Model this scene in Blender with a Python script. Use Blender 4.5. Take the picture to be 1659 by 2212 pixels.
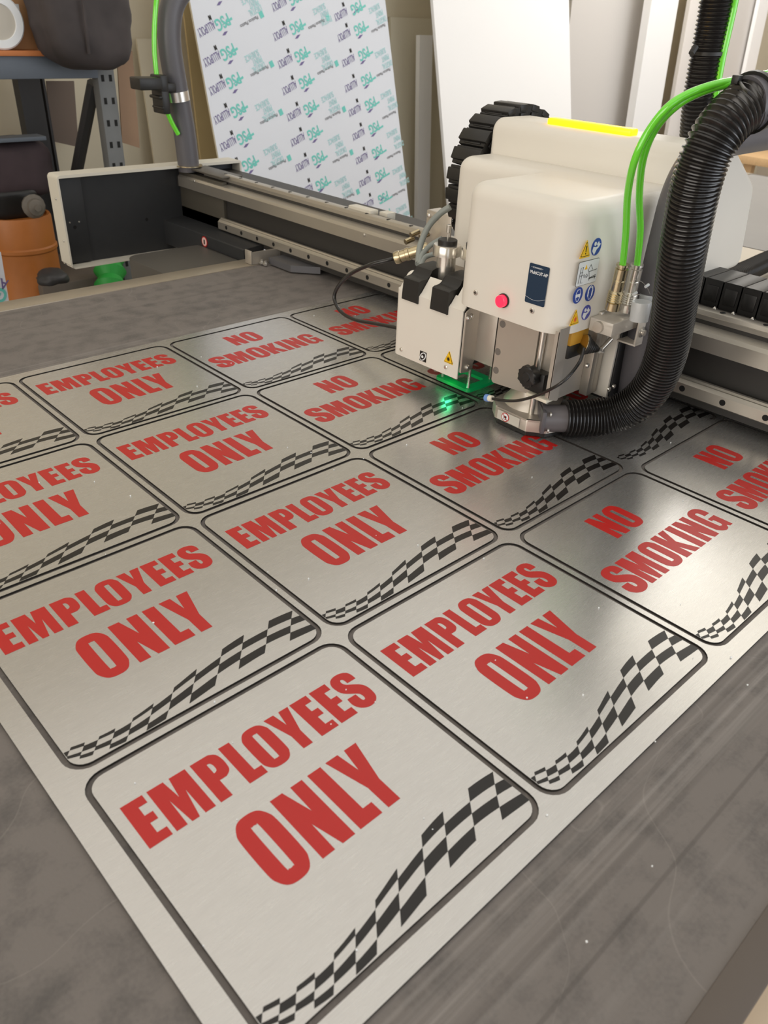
import bpy, bmesh, math, random
from mathutils import Vector, Matrix, Euler
random.seed(7)
PI = math.pi
for o in list(bpy.data.objects): bpy.data.objects.remove(o)
C = bpy.context.scene.collection

# ------------------------------------------------------------------ camera
F_PX = 1698.1
RIGHT = Vector((0.73052819, -0.68153081, 0.04294551))
DOWN = Vector((-0.33806502, -0.41557785, -0.84439748))
FWD = Vector((0.5933301, 0.60233778, -0.53399306))
EYE = Vector((-0.762532, -0.837147, 0.607446))
cd = bpy.data.cameras.new('camera'); cam = bpy.data.objects.new('camera', cd); C.objects.link(cam)
cd.sensor_fit = 'VERTICAL'; cd.sensor_height = 24.0; cd.lens = F_PX / 2212 * 24.0
cd.clip_start = 0.02; cd.clip_end = 100
m = Matrix.Identity(4)
for i, v in enumerate((RIGHT, -DOWN, -FWD)):
    m[0][i], m[1][i], m[2][i] = v
m.translation = EYE
cam.matrix_world = m
cd.dof.use_dof = True; cd.dof.focus_distance = 1.25; cd.dof.aperture_fstop = 6.5
bpy.context.scene.camera = cam
sc = bpy.context.scene
sc.view_settings.view_transform = 'Standard'; sc.view_settings.look = 'None'
sc.view_settings.exposure = 0.22; sc.view_settings.gamma = 1.0
sc.view_settings.use_curve_mapping = False

# ------------------------------------------------------------------ light
w = bpy.data.worlds.new('world'); sc.world = w; w.use_nodes = True
bg = w.node_tree.nodes['Background']
bg.inputs[0].default_value = (0.93, 0.96, 1.0, 1); bg.inputs[1].default_value = 1.08
def area(name, loc, rot, sx, sy, power, col):
    l = bpy.data.lights.new(name, 'AREA'); l.shape = 'RECTANGLE'; l.size = sx; l.size_y = sy
    l.energy = power; l.color = col
    o = bpy.data.objects.new(name, l); C.objects.link(o); o.location = loc; o.rotation_euler = rot
    return o
# added overhead fill light, and daylight through the open loading door
area('overhead_fill_light', (0.8, 0.2, 2.60), (0, 0, 0), 5.6, 4.4, 38, (1.0, 0.97, 0.92))
area('ceiling_lamp_light', (3.45, -0.1, 2.50), (0, 0, 0), 1.1, 2.4, 17, (1.0, 0.95, 0.84))
area('back_fill_light', (5.2, 1.9, 2.50), (0, 0, 0), 2.2, 1.2, 66, (1.0, 0.97, 0.92))  # fill light added to brighten the boards and the back wall
area('window_daylight', (-4.6, -0.6, 1.2), (math.radians(90), 0, math.radians(-90)), 4.6, 2.4, 92, (1.0, 0.945, 0.88))
area('door_daylight', (2.6, -4.8, 0.9), (math.radians(-86), 0, math.radians(180)), 4.2, 2.6, 60, (0.88, 0.93, 1.0))

# ------------------------------------------------------------------ pixel helpers (turn a sight line into a point on a real plane)
def ray(x, y):
    return RIGHT * ((x - 829.5) / F_PX) + DOWN * ((y - 1106) / F_PX) + FWD
def atX(x, y, X): d = ray(x, y); return EYE + d * ((X - EYE.x) / d.x)
def atY(x, y, Y): d = ray(x, y); return EYE + d * ((Y - EYE.y) / d.y)
def atZ(x, y, Z): d = ray(x, y); return EYE + d * ((Z - EYE.z) / d.z)

# ------------------------------------------------------------------ materials
def mat(name, col, rough=0.5, metal=0.0, noise=0.0, nscale=20.0, stretch=(1, 1, 1), bump=0.0, trans=0.0, emit=None, estr=0.0, alpha=1.0, col2=None, spec=None, coat=0.0, ior=None):
    M = bpy.data.materials.new(name); M.use_nodes = True
    nt = M.node_tree; b = nt.nodes['Principled BSDF']
    b.inputs['Base Color'].default_value = (*col, 1); b.inputs['Roughness'].default_value = rough
    b.inputs['Metallic'].default_value = metal
    if trans: b.inputs['Transmission Weight'].default_value = trans
    if spec is not None: b.inputs['Specular IOR Level'].default_value = spec
    if coat: b.inputs['Coat Weight'].default_value = coat
    if ior: b.inputs['IOR'].default_value = ior
    if emit: b.inputs['Emission Color'].default_value = (*emit, 1); b.inputs['Emission Strength'].default_value = estr
    if alpha < 1: b.inputs['Alpha'].default_value = alpha
    if noise or bump:
        tc = nt.nodes.new('ShaderNodeTexCoord'); mp = nt.nodes.new('ShaderNodeMapping')
        mp.inputs['Scale'].default_value = stretch
        nz = nt.nodes.new('ShaderNodeTexNoise'); nz.inputs['Scale'].default_value = nscale; nz.inputs['Detail'].default_value = 5
        nt.links.new(tc.outputs['Object'], mp.inputs[0]); nt.links.new(mp.outputs[0], nz.inputs['Vector'])
        if noise:
            r = nt.nodes.new('ShaderNodeValToRGB')
            c2 = col2 or tuple(max(0, c * (1 - noise)) for c in col)
            c1 = col if col2 else tuple(min(1, c * (1 + noise)) for c in col)
            r.color_ramp.elements[0].position = 0.3; r.color_ramp.elements[1].position = 0.7
            r.color_ramp.elements[0].color = (*c2, 1); r.color_ramp.elements[1].color = (*c1, 1)
            nt.links.new(nz.outputs[0], r.inputs[0]); nt.links.new(r.outputs[0], b.inputs['Base Color'])
        if bump:
            bp = nt.nodes.new('ShaderNodeBump'); bp.inputs['Strength'].default_value = bump; bp.inputs['Distance'].default_value = 0.002
            nt.links.new(nz.outputs[0], bp.inputs['Height']); nt.links.new(bp.outputs[0], b.inputs['Normal'])
    return M
def lin(r, g, b):
    f = lambda c: (c / 255 / 12.92) if c / 255 <= 0.04045 else ((c / 255 + 0.055) / 1.055) ** 2.4
    return (f(r), f(g), f(b))

def make_brushed():
    M = bpy.data.materials.new('brushed_sheet'); M.use_nodes = True
    nt = M.node_tree; N = nt.nodes; L = nt.links; b = N['Principled BSDF']
    tc = N.new('ShaderNodeTexCoord')
    mp = N.new('ShaderNodeMapping'); mp.inputs['Scale'].default_value = (18, 620, 1)
    nz = N.new('ShaderNodeTexNoise'); nz.inputs['Scale'].default_value = 2.0; nz.inputs['Detail'].default_value = 4; nz.inputs['Roughness'].default_value = 0.6
    mp2 = N.new('ShaderNodeMapping'); mp2.inputs['Scale'].default_value = (30, 120, 1)
    nz2 = N.new('ShaderNodeTexNoise'); nz2.inputs['Scale'].default_value = 1.0; nz2.inputs['Detail'].default_value = 3
    L.new(tc.outputs['Object'], mp.inputs[0]); L.new(mp.outputs[0], nz.inputs['Vector'])
    L.new(tc.outputs['Object'], mp2.inputs[0]); L.new(mp2.outputs[0], nz2.inputs['Vector'])
    mx = N.new('ShaderNodeMath'); mx.operation = 'MULTIPLY_ADD'; mx.inputs[1].default_value = 0.3
    L.new(nz2.outputs[0], mx.inputs[0]); L.new(nz.outputs[0], mx.inputs[2])
    r = N.new('ShaderNodeValToRGB'); r.color_ramp.elements[0].position = 0.4; r.color_ramp.elements[1].position = 0.9
    r.color_ramp.elements[0].color = (0.555, 0.545, 0.53, 1); r.color_ramp.elements[1].color = (0.63, 0.62, 0.605, 1)
    L.new(mx.outputs[0], r.inputs[0]); L.new(r.outputs[0], b.inputs['Base Color'])
    b.inputs['Metallic'].default_value = 0.84
    rr = N.new('ShaderNodeMapRange'); rr.inputs[1].default_value = 0.4; rr.inputs[2].default_value = 1.0; rr.inputs[3].default_value = 0.265; rr.inputs[4].default_value = 0.28
    L.new(mx.outputs[0], rr.inputs[0]); L.new(rr.outputs[0], b.inputs['Roughness'])
    bp = N.new('ShaderNodeBump'); bp.inputs['Strength'].default_value = 0.012; bp.inputs['Distance'].default_value = 0.0005
    L.new(nz.outputs[0], bp.inputs['Height']); L.new(bp.outputs[0], b.inputs['Normal'])
    return M

def make_mat_cloth():
    M = bpy.data.materials.new('cutting_mat'); M.use_nodes = True
    nt = M.node_tree; N = nt.nodes; L = nt.links; b = N['Principled BSDF']
    tc = N.new('ShaderNodeTexCoord'); sx = N.new('ShaderNodeSeparateXYZ'); L.new(tc.outputs['Object'], sx.inputs[0])
    n1 = N.new('ShaderNodeTexNoise'); n1.inputs['Scale'].default_value = 28; n1.inputs['Detail'].default_value = 6
    L.new(tc.outputs['Object'], n1.inputs['Vector'])
    n2 = N.new('ShaderNodeTexNoise'); n2.inputs['Scale'].default_value = 260; n2.inputs['Detail'].default_value = 3
    L.new(tc.outputs['Object'], n2.inputs['Vector'])
    # wear bands that run along the table
    mp = N.new('ShaderNodeMapping'); mp.inputs['Scale'].default_value = (1.2, 38, 1)
    n3 = N.new('ShaderNodeTexNoise'); n3.inputs['Scale'].default_value = 1; n3.inputs['Detail'].default_value = 4
    L.new(tc.outputs['Object'], mp.inputs[0]); L.new(mp.outputs[0], n3.inputs['Vector'])
    a1 = N.new('ShaderNodeMath'); a1.operation = 'MULTIPLY_ADD'; a1.inputs[1].default_value = 0.55
    L.new(n3.outputs[0], a1.inputs[0]); L.new(n1.outputs[0], a1.inputs[2])
    a2 = N.new('ShaderNodeMath'); a2.operation = 'MULTIPLY_ADD'; a2.inputs[1].default_value = 0.35
    L.new(n2.outputs[0], a2.inputs[0]); L.new(a1.outputs[0], a2.inputs[2])
    r = N.new('ShaderNodeValToRGB'); e = r.color_ramp.elements
    e[0].position = 0.62; e[0].color = (*lin(86, 82, 80), 1); e[1].position = 1.25; e[1].color = (*lin(114, 108, 104), 1)
    e[1].position = 1.0
    L.new(a2.outputs[0], r.inputs[0])
    # thin pale knife scratches
    v = N.new('ShaderNodeTexNoise'); v.inputs['Scale'].default_value = 4.5; v.inputs['Detail'].default_value = 1.5
    L.new(tc.outputs['Object'], v.inputs['Vector'])
    sb = N.new('ShaderNodeMath'); sb.operation = 'SUBTRACT'; sb.inputs[1].default_value = 0.53; L.new(v.outputs[0], sb.inputs[0])
    ab = N.new('ShaderNodeMath'); ab.operation = 'ABSOLUTE'; L.new(sb.outputs[0], ab.inputs[0])
    lt = N.new('ShaderNodeMapRange'); lt.inputs[1].default_value = 0.0; lt.inputs[2].default_value = 0.0022; lt.inputs[3].default_value = 0.12; lt.inputs[4].default_value = 0
    L.new(ab.outputs[0], lt.inputs[0])
    mx = N.new('ShaderNodeMix'); mx.data_type = 'RGBA'; mx.inputs[7].default_value = (*lin(190, 184, 176), 1)
    L.new(lt.outputs[0], mx.inputs[0]); L.new(r.outputs[0], mx.inputs[6])
    def band(y, half, soft):
        s1 = N.new('ShaderNodeMath'); s1.operation = 'SUBTRACT'; s1.inputs[1].default_value = y - 0.11; L.new(sx.outputs[1], s1.inputs[0])
        s2 = N.new('ShaderNodeMath'); s2.operation = 'ABSOLUTE'; L.new(s1.outputs[0], s2.inputs[0])
        s3 = N.new('ShaderNodeMapRange'); s3.inputs[1].default_value = half; s3.inputs[2].default_value = half + soft; s3.inputs[3].default_value = 1; s3.inputs[4].default_value = 0
        L.new(s2.outputs[0], s3.inputs[0]); return s3.outputs[0]
    mp4 = N.new('ShaderNodeMapping'); mp4.inputs['Scale'].default_value = (2.2, 150, 1)
    n4 = N.new('ShaderNodeTexNoise'); n4.inputs['Scale'].default_value = 1; n4.inputs['Detail'].default_value = 4
    L.new(tc.outputs['Object'], mp4.inputs[0]); L.new(mp4.outputs[0], n4.inputs['Vector'])
    st = N.new('ShaderNodeMapRange'); st.inputs[1].default_value = .45; st.inputs[2].default_value = .75; st.inputs[3].default_value = 0; st.inputs[4].default_value = .75
    L.new(n4.outputs[0], st.inputs[0])
    cur = mx.outputs[2]
    for (y, hf, so, gain) in ((-.672, .020, .015, 1.0), (.668, .012, .02, .6), (-.752, .006, .02, .3)):
        mk = N.new('ShaderNodeMath'); mk.operation = 'MULTIPLY'; L.new(band(y, hf, so), mk.inputs[0]); L.new(st.outputs[0], mk.inputs[1])
        mg = N.new('ShaderNodeMath'); mg.operation = 'MULTIPLY'; mg.inputs[1].default_value = gain * .55; L.new(mk.outputs[0], mg.inputs[0])
        m2 = N.new('ShaderNodeMix'); m2.data_type = 'RGBA'; m2.inputs[7].default_value = (*lin(168, 164, 160), 1)
        L.new(mg.outputs[0], m2.inputs[0]); L.new(cur, m2.inputs[6]); cur = m2.outputs[2]
    for (y, hf, so, k_) in ((-.726, .0010, .0015, .55), (-.693, .0015, .004, .35), (.880, .001, .002, .3), (-.660, .002, .004, .35)):
        mg = N.new('ShaderNodeMath'); mg.operation = 'MULTIPLY'; mg.inputs[1].default_value = k_ * .7; L.new(band(y, hf, so), mg.inputs[0])
        m2 = N.new('ShaderNodeMix'); m2.data_type = 'RGBA'; m2.inputs[7].default_value = (*lin(66, 60, 57), 1)
        L.new(mg.outputs[0], m2.inputs[0]); L.new(cur, m2.inputs[6]); cur = m2.outputs[2]
    L.new(cur, b.inputs['Base Color'])
    b.inputs['Roughness'].default_value = 0.62
    bp = N.new('ShaderNodeBump'); bp.inputs['Strength'].default_value = 0.35; bp.inputs['Distance'].default_value = 0.001
    L.new(n2.outputs[0], bp.inputs['Height']); L.new(bp.outputs[0], b.inputs['Normal'])
    return M

def make_blocks(name, c1, c2, cm, scale):
    M = bpy.data.materials.new(name); M.use_nodes = True
    nt = M.node_tree; N = nt.nodes; L = nt.links; b = N['Principled BSDF']
    tc = N.new('ShaderNodeTexCoord'); mp = N.new('ShaderNodeMapping'); mp.inputs['Rotation'].default_value = (PI / 2, 0, PI / 2)
    br = N.new('ShaderNodeTexBrick'); br.inputs['Scale'].default_value = scale
    br.inputs['Color1'].default_value = (*c1, 1); br.inputs['Color2'].default_value = (*c2, 1); br.inputs['Mortar'].default_value = (*cm, 1)
    br.inputs['Mortar Size'].default_value = 0.012; br.inputs['Brick Width'].default_value = 0.8; br.inputs['Row Height'].default_value = 0.4
    L.new(tc.outputs['Object'], mp.inputs[0]); L.new(mp.outputs[0], br.inputs['Vector']); L.new(br.outputs[0], b.inputs['Base Color'])
    b.inputs['Roughness'].default_value = 0.85
    return M

ALU = make_brushed(); MATC = make_mat_cloth()
RED = mat('red_ink', lin(182, 30, 26), 0.36, spec=.5)
BLK = mat('black_ink', lin(22, 19, 18), 0.34, spec=.5)
WHITE = mat('white_cover', lin(226, 221, 211), 0.42, noise=0.015, nscale=6)
WSHEET = mat('white_painted_steel', lin(212, 207, 194), 0.45)
BPLAST = mat('black_plastic', lin(30, 29, 28), 0.42, bump=0.05, nscale=400)
BRUB = mat('black_rubber_hose', lin(30, 28, 27), 0.24, coat=0.15)
DGREY = mat('dark_grey_paint', lin(44, 45, 47), 0.5, noise=0.05, nscale=30)
BEAMF = mat('grey_beam_paint', lin(84, 79, 72), 0.42, noise=0.05, nscale=5)
BEAMD = mat('dark_beam_face', lin(50, 48, 46), 0.5, noise=0.05, nscale=5)
STEEL = mat('polished_steel', lin(222, 218, 210), 0.22, 0.85)
SATIN = mat('satin_aluminium', lin(198, 191, 181), 0.36, 0.65, noise=0.04, nscale=8)
RAILM = mat('ground_rail_steel', lin(186, 180, 170), 0.35, 0.75, noise=0.03, nscale=8)
BRASS = mat('nickel_brass', lin(196, 182, 150), 0.25, 1.0)
PIPE = mat('grey_powder_coat', lin(88, 86, 90), 0.42, noise=0.03, nscale=300)
TRIM = mat('aluminium_trim', lin(168, 158, 142), 0.4, 0.55, noise=0.05, nscale=20)
GREENT = mat('green_air_tube', lin(112, 226, 52), 0.10, trans=0.0, spec=0.7, coat=.6)
GREYC = mat('grey_cable', lin(140, 146, 142), 0.5)
NAVY = mat('navy_label', lin(28, 52, 76), 0.3)
WINK = mat('white_ink', lin(235, 238, 240), 0.4)
YEL = mat('yellow_sticker', lin(246, 196, 30), 0.4)
BLUE = mat('blue_sticker', lin(42, 74, 160), 0.35)
CLEARF = mat('clear_sticker_film', lin(214, 213, 212), 0.22)
AMBER = mat('amber_light', (1, .6, .02), 0.3, emit=(1.0, 0.50, 0.0), estr=2.2)
REDL = mat('red_button', lin(235, 20, 50), 0.2, emit=(1.0, 0.03, 0.08), estr=1.0)
GREENP = mat('green_glow_plate', lin(14, 140, 66), 0.25, emit=(0.0, 0.40, 0.12), estr=0.12)
ORB = mat('orange_valve', lin(200, 150, 50), 0.5)
MILK = mat('translucent_plastic', lin(225, 228, 230), 0.25, trans=0.35)
CLEAR = mat('clear_plastic', lin(222, 214, 202), 0.12, trans=0.30)
CREAM = mat('cream_wall_paint', lin(216, 206, 182), 0.8, noise=0.03, nscale=3)
BOARDW = mat('white_board', lin(247, 246, 245), 0.55)
BOARDG = mat('pale_grey_board', lin(208, 203, 198), 0.6)
BOARDB = mat('bluish_white_film', lin(222, 226, 234), 0.3)
TAN = mat('tan_board', lin(206, 184, 136), 0.6, noise=0.05, nscale=4)
FOAM = mat('cream_foam_edge', lin(228, 220, 196), 0.8, bump=0.3, nscale=120)
TEAL = mat('teal_print', lin(110, 202, 192), 0.5)
TEALP = mat('pale_teal_print', lin(172, 216, 218), 0.5)
VIOL = mat('violet_print', lin(112, 100, 150), 0.5)
GINK = mat('grey_print', lin(120, 120, 124), 0.5)
CARD = mat('cardboard', lin(188, 142, 98), 0.8, noise=0.04, nscale=12)
BROWNC = mat('brown_cardboard', lin(150, 122, 98), 0.8, noise=0.05, nscale=8)
BAGM = mat('black_nylon', lin(62, 56, 56), 0.75, noise=0.25, nscale=9, bump=0.6)
BAGV = mat('plum_fabric', lin(62, 50, 54), 0.8, noise=0.2, nscale=9)
SHELFB = mat('blue_grey_steel', lin(98, 106, 116), 0.5, noise=0.06, nscale=6)
SHELFD = mat('dark_steel', lin(52, 52, 54), 0.55, noise=0.06, nscale=6)
ORANGE = mat('orange_steel', lin(178, 108, 48), 0.45, noise=0.22, nscale=4)
GRNF = mat('green_bag', lin(40, 150, 60), 0.5, bump=0.4, nscale=60)
FLOORM = mat('concrete_floor', lin(132, 124, 116), 0.7, noise=0.08, nscale=3)
GREYM = mat('grey_far_mat', lin(146, 143, 140), 0.6, noise=0.03, nscale=5)
PLY = mat('plywood', lin(214, 178, 132), 0.7, noise=0.08, nscale=8, stretch=(1, 12, 12))
CEILM = mat('ceiling_paint', lin(222, 218, 210), 0.9)
BLOCKS = make_blocks('painted_blocks', lin(196, 184, 168), lin(188, 176, 160), lin(160, 148, 134), 2.4)
HOLE = mat('dark_hole', lin(12, 11, 11), 0.8)
BLUEC = mat('blue_fitting', lin(110, 150, 215), 0.4)
CREAMP = mat('cream_plastic', lin(232, 226, 208), 0.5)

# ------------------------------------------------------------------ mesh helpers
def obj(name, bm, m, parent=None, smooth=0.6, loc=None):
    me = bpy.data.meshes.new(name)
    bmesh.ops.recalc_face_normals(bm, faces=bm.faces)
    bm.to_mesh(me); bm.free()
    for mm in (m if isinstance(m, (list, tuple)) else [m]): me.materials.append(mm)
    if smooth:
        me.shade_smooth(); me.set_sharp_from_angle(angle=smooth)
    o = bpy.data.objects.new(name, me); C.objects.link(o)
    if parent is not None:
        o.parent = parent
        o.matrix_parent_inverse = Matrix.Translation(-Vector(parent.location)) if not parent.parent else Matrix.Identity(4)
    if loc is not None: o.location = loc
    return o
# parts are modelled in world space; their thing is an Empty without rotation, so its location is taken back out
def sub(name, bm, m, parent, smooth=0.6):
    me_o = obj(name, bm, m, None, smooth)
    me_o.parent = parent
    p = parent; off = Vector((0, 0, 0))
    while p is not None:
        off += Vector(p.location); p = p.parent
    me_o.data.transform(Matrix.Translation(-off))
    return me_o
part = sub
def thing(name, label, cat, loc=(0, 0, 0), group=None):
    o = bpy.data.objects.new(name, None); C.objects.link(o); o.location = loc
    o.empty_display_size = 0.05
    o['label'] = label; o['category'] = cat
    if group: o['group'] = group
    return o
def tag(o, label, cat, group=None, kind=None):
    o['label'] = label; o['category'] = cat
    if group: o['group'] = group
    if kind: o['kind'] = kind
    return o
def struct(name, bm, m):
    o = obj(name, bm, m); o['kind'] = 'structure'; o['label'] = name.replace('_', ' ') + ' of the workshop'; o['category'] = name.split('_')[0]
    return o
def box(bm, x0, x1, y0, y1, z0, z1, bev=0.0, seg=2, rot=None, mi=0):
    g = bmesh.new()
    vs = [g.verts.new((x, y, z)) for x in (x0, x1) for y in (y0, y1) for z in (z0, z1)]
    for f in ((0, 1, 3, 2), (4, 6, 7, 5), (0, 4, 5, 1), (2, 3, 7, 6), (0, 2, 6, 4), (1, 5, 7, 3)): g.faces.new([vs[i] for i in f])
    if bev: bmesh.ops.bevel(g, geom=g.edges[:], offset=bev, segments=seg, affect='EDGES', profile=0.5)
    if rot: g.transform(rot)
    merge(bm, g, mi); return bm
def merge(bm, g, mi=0):
    mp = {v: bm.verts.new(v.co) for v in g.verts}
    for f in g.faces:
        try:
            nf = bm.faces.new([mp[v] for v in f.verts]); nf.material_index = mi
        except ValueError: pass
    g.free()
def roundpoly(pts, rad, seg=6):
    """pts: list of 2d points, rad: radius or list"""
    out = []; n = len(pts)
    for i in range(n):
        r = rad[i] if isinstance(rad, (list, tuple)) else rad
        p = Vector(pts[i]); a = Vector(pts[i - 1]) - p; b = Vector(pts[(i + 1) % n]) - p
        if r <= 0: out.append(tuple(p)); continue
        a.normalize(); b.normalize(); ang = a.angle(b); t = r / math.tan(ang / 2)
        p1 = p + a * t; p2 = p + b * t
        c = p + (a + b).normalized() * (r / math.sin(ang / 2))
        a1 = math.atan2(p1.y - c.y, p1.x - c.x); a2 = math.atan2(p2.y - c.y, p2.x - c.x)
        d = (a2 - a1 + PI) % (2 * PI) - PI
        for k in range(seg + 1):
            t_ = a1 + d * k / seg; out.append((c.x + r * math.cos(t_), c.y + r * math.sin(t_)))
    return out
def prism(bm, poly, axis, a, b, bev_b=0.0, bev_a=0.0, seg=4, mi=0):
    """extrude a polygon; axis is the extrusion axis: 'x' poly=(y,z), 'y' poly=(x,z), 'z' poly=(x,y)"""
    def P(p, t):
        return {'x': (t, p[0], p[1]), 'y': (p[0], t, p[1]), 'z': (p[0], p[1], t)}[axis]
    g = bmesh.new()
    va = [g.verts.new(P(p, a)) for p in poly]; vb = [g.verts.new(P(p, b)) for p in poly]
    fa = g.faces.new(va); fb = g.faces.new(vb); n = len(poly)
    for i in range(n): g.faces.new((va[i], va[(i + 1) % n], vb[(i + 1) % n], vb[i]))
    ed = []
    if bev_b: bmesh.ops.bevel(g, geom=list(fb.edges), offset=bev_b, segments=seg, affect='EDGES', profile=0.5)
    if bev_a:
        g.faces.ensure_lookup_table()
        bmesh.ops.bevel(g, geom=[e for e in g.edges if all(abs({'x': v.co.x, 'y': v.co.y, 'z': v.co.z}[axis] - a) < 1e-6 for v in e.verts)], offset=bev_a, segments=seg, affect='EDGES', profile=0.5)
    merge(bm, g, mi); return bm
def inset_pts(pts, d):
    n = len(pts); out = []; ar = sum(pts[i][0] * pts[(i + 1) % n][1] - pts[(i + 1) % n][0] * pts[i][1] for i in range(n))
    sg = 1 if ar > 0 else -1
    for i in range(n):
        p = Vector(pts[i]); a = (p - Vector(pts[i - 1])).normalized(); c = (Vector(pts[(i + 1) % n]) - p).normalized()
        na = Vector((-a.y, a.x)) * sg; nc = Vector((-c.y, c.x)) * sg; m_ = (na + nc); k = m_.dot(na)
        out.append((p.x + m_.x / k * d, p.y + m_.y / k * d, 1 if (a.x * c.y - a.y * c.x) * sg > 0 else -1))
    return out
def dome(bm, pts, rads, axis, a, b, r, seg=6, cs=8, both=False):
    """prism whose rim at b (and a) is rounded with radius r"""
    def P(p, t): return {'x': (t, p[0], p[1]), 'y': (p[0], t, p[1]), 'z': (p[0], p[1], t)}[axis]
    s_ = 1 if b > a else -1; lev = []
    if both: lev += [(r * (1 - math.sin(PI / 2 * k / seg)), a + s_ * r * (1 - math.cos(PI / 2 * k / seg))) for k in range(seg)]
    else: lev += [(0, a)]
    lev += [(r * (1 - math.cos(PI / 2 * k / seg)), b - s_ * r * (1 - math.sin(PI / 2 * k / seg))) for k in range(seg + 1)]
    g = bmesh.new(); rings = []
    for d, t in lev:
        ip = inset_pts(pts, d); rr = [max(.0008, q - d * ip[i][2]) if q > 0 else 0 for i, q in enumerate(rads)]
        rings.append([g.verts.new(P(v, t)) for v in roundpoly([(q[0], q[1]) for q in ip], rr, cs)])
    n = len(rings[0])
    for i in range(len(rings) - 1):
        for k in range(n): g.faces.new((rings[i][k], rings[i][(k + 1) % n], rings[i + 1][(k + 1) % n], rings[i + 1][k]))
    g.faces.new(rings[0]); g.faces.new(rings[-1]); merge(bm, g); return bm
def catmull(P, n=8, closed=False):
    P = [Vector(p) for p in P]; out = []
    N = len(P); rng = range(N if closed else N - 1)
    for i in rng:
        p0 = P[(i - 1) % N] if (closed or i > 0) else P[0] * 2 - P[1]
        p1 = P[i]; p2 = P[(i + 1) % N]
        p3 = P[(i + 2) % N] if (closed or i + 2 < N) else P[-1] * 2 - P[-2]
        for k in range(n):
            t = k / n
            out.append(0.5 * ((2 * p1) + (p2 - p0) * t + (2 * p0 - 5 * p1 + 4 * p2 - p3) * t * t + (3 * p1 - p0 - 3 * p2 + p3) * t ** 3))
    if not closed: out.append(P[-1])
    return out
def resample(P, step):
    out = [P[0]]; acc = 0.0; s = [0.0]
    for i in range(1, len(P)):
        s.append(s[-1] + (P[i] - P[i - 1]).length)
    L = s[-1]; n = max(2, int(round(L / step))); j = 0; res = []
    for k in range(n + 1):
        t = L * k / n
        while j < len(P) - 2 and s[j + 1] < t: j += 1
        u = (t - s[j]) / max(1e-9, s[j + 1] - s[j]); res.append(P[j].lerp(P[j + 1], min(1, max(0, u))))
    return res, L / n
def tube(bm, path, r, seg=14, cap=True, mi=0):
    """r: number or function(index, n) -> radius"""
    n = len(path); rings = []; up = None
    for i in range(n):
        t = (path[min(i + 1, n - 1)] - path[max(i - 1, 0)]).normalized()
        if up is None:
            up = Vector((0, 0, 1)) if abs(t.z) < 0.9 else Vector((1, 0, 0))
        s = t.cross(up)
        if s.length < 1e-6: s = t.cross(Vector((1, 0, 0)))
        s.normalize(); up = s.cross(t).normalized()
        rr = r(i, n) if callable(r) else r
        rings.append([bm.verts.new(path[i] + (s * math.cos(2 * PI * k / seg) + up * math.sin(2 * PI * k / seg)) * rr) for k in range(seg)])
    for i in range(n - 1):
        for k in range(seg):
            f = bm.faces.new((rings[i][k], rings[i][(k + 1) % seg], rings[i + 1][(k + 1) % seg], rings[i + 1][k])); f.material_index = mi
    if cap:
        for q in (rings[0], rings[-1]):
            f = bm.faces.new(q); f.material_index = mi
    return bm
def cyl(bm, a, b, r, seg=20, r2=None, mi=0):
    a = Vector(a); b = Vector(b); r2 = r if r2 is None else r2
    return tube(bm, [a, b], lambda i, n: r if i == 0 else r2, seg, True, mi)
def lathe(bm, base, axis, prof, seg=24, mi=0):
    """prof: list of (distance along axis, radius)"""
    base = Vector(base); axis = Vector(axis).normalized()
    up = Vector((0, 0, 1)) if abs(axis.z) < 0.9 else Vector((1, 0, 0))
    s = axis.cross(up).normalized(); u = s.cross(axis).normalized(); rings = []
    for t, r in prof:
        rings.append([bm.verts.new(base + axis * t + (s * math.cos(2 * PI * k / seg) + u * math.sin(2 * PI * k / seg)) * max(r, 1e-5)) for k in range(seg)])
    for i in range(len(rings) - 1):
        for k in range(seg):
            f = bm.faces.new((rings[i][k], rings[i][(k + 1) % seg], rings[i + 1][(k + 1) % seg], rings[i + 1][k])); f.material_index = mi
    for q in (rings[0], rings[-1]):
        f = bm.faces.new(q); f.material_index = mi
    return bm
def polyfill(loops, ext, loc_z=0.0, name='tmp'):
    """2d outline with holes -> mesh through a filled 2d curve; returns bmesh, z from loc_z-ext to loc_z+ext"""
    cu = bpy.data.curves.new(name, 'CURVE'); cu.dimensions = '2D'; cu.fill_mode = 'BOTH'; cu.extrude = ext
    for lp in loops:
        sp = cu.splines.new('POLY'); sp.points.add(len(lp) - 1); sp.use_cyclic_u = True
        for i, p in enumerate(lp): sp.points[i].co = (p[0], p[1], 0, 1)
    o = bpy.data.objects.new(name, cu); C.objects.link(o)
    dg = bpy.context.evaluated_depsgraph_get(); me = bpy.data.meshes.new_from_object(o.evaluated_get(dg))
    bm = bmesh.new(); bm.from_mesh(me)
    bpy.data.objects.remove(o); bpy.data.curves.remove(cu); bpy.data.meshes.remove(me)
    bmesh.ops.remove_doubles(bm, verts=bm.verts, dist=1e-7)
    bm.transform(Matrix.Translation((0, 0, loc_z)))
    return bm
_tc = {}
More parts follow.
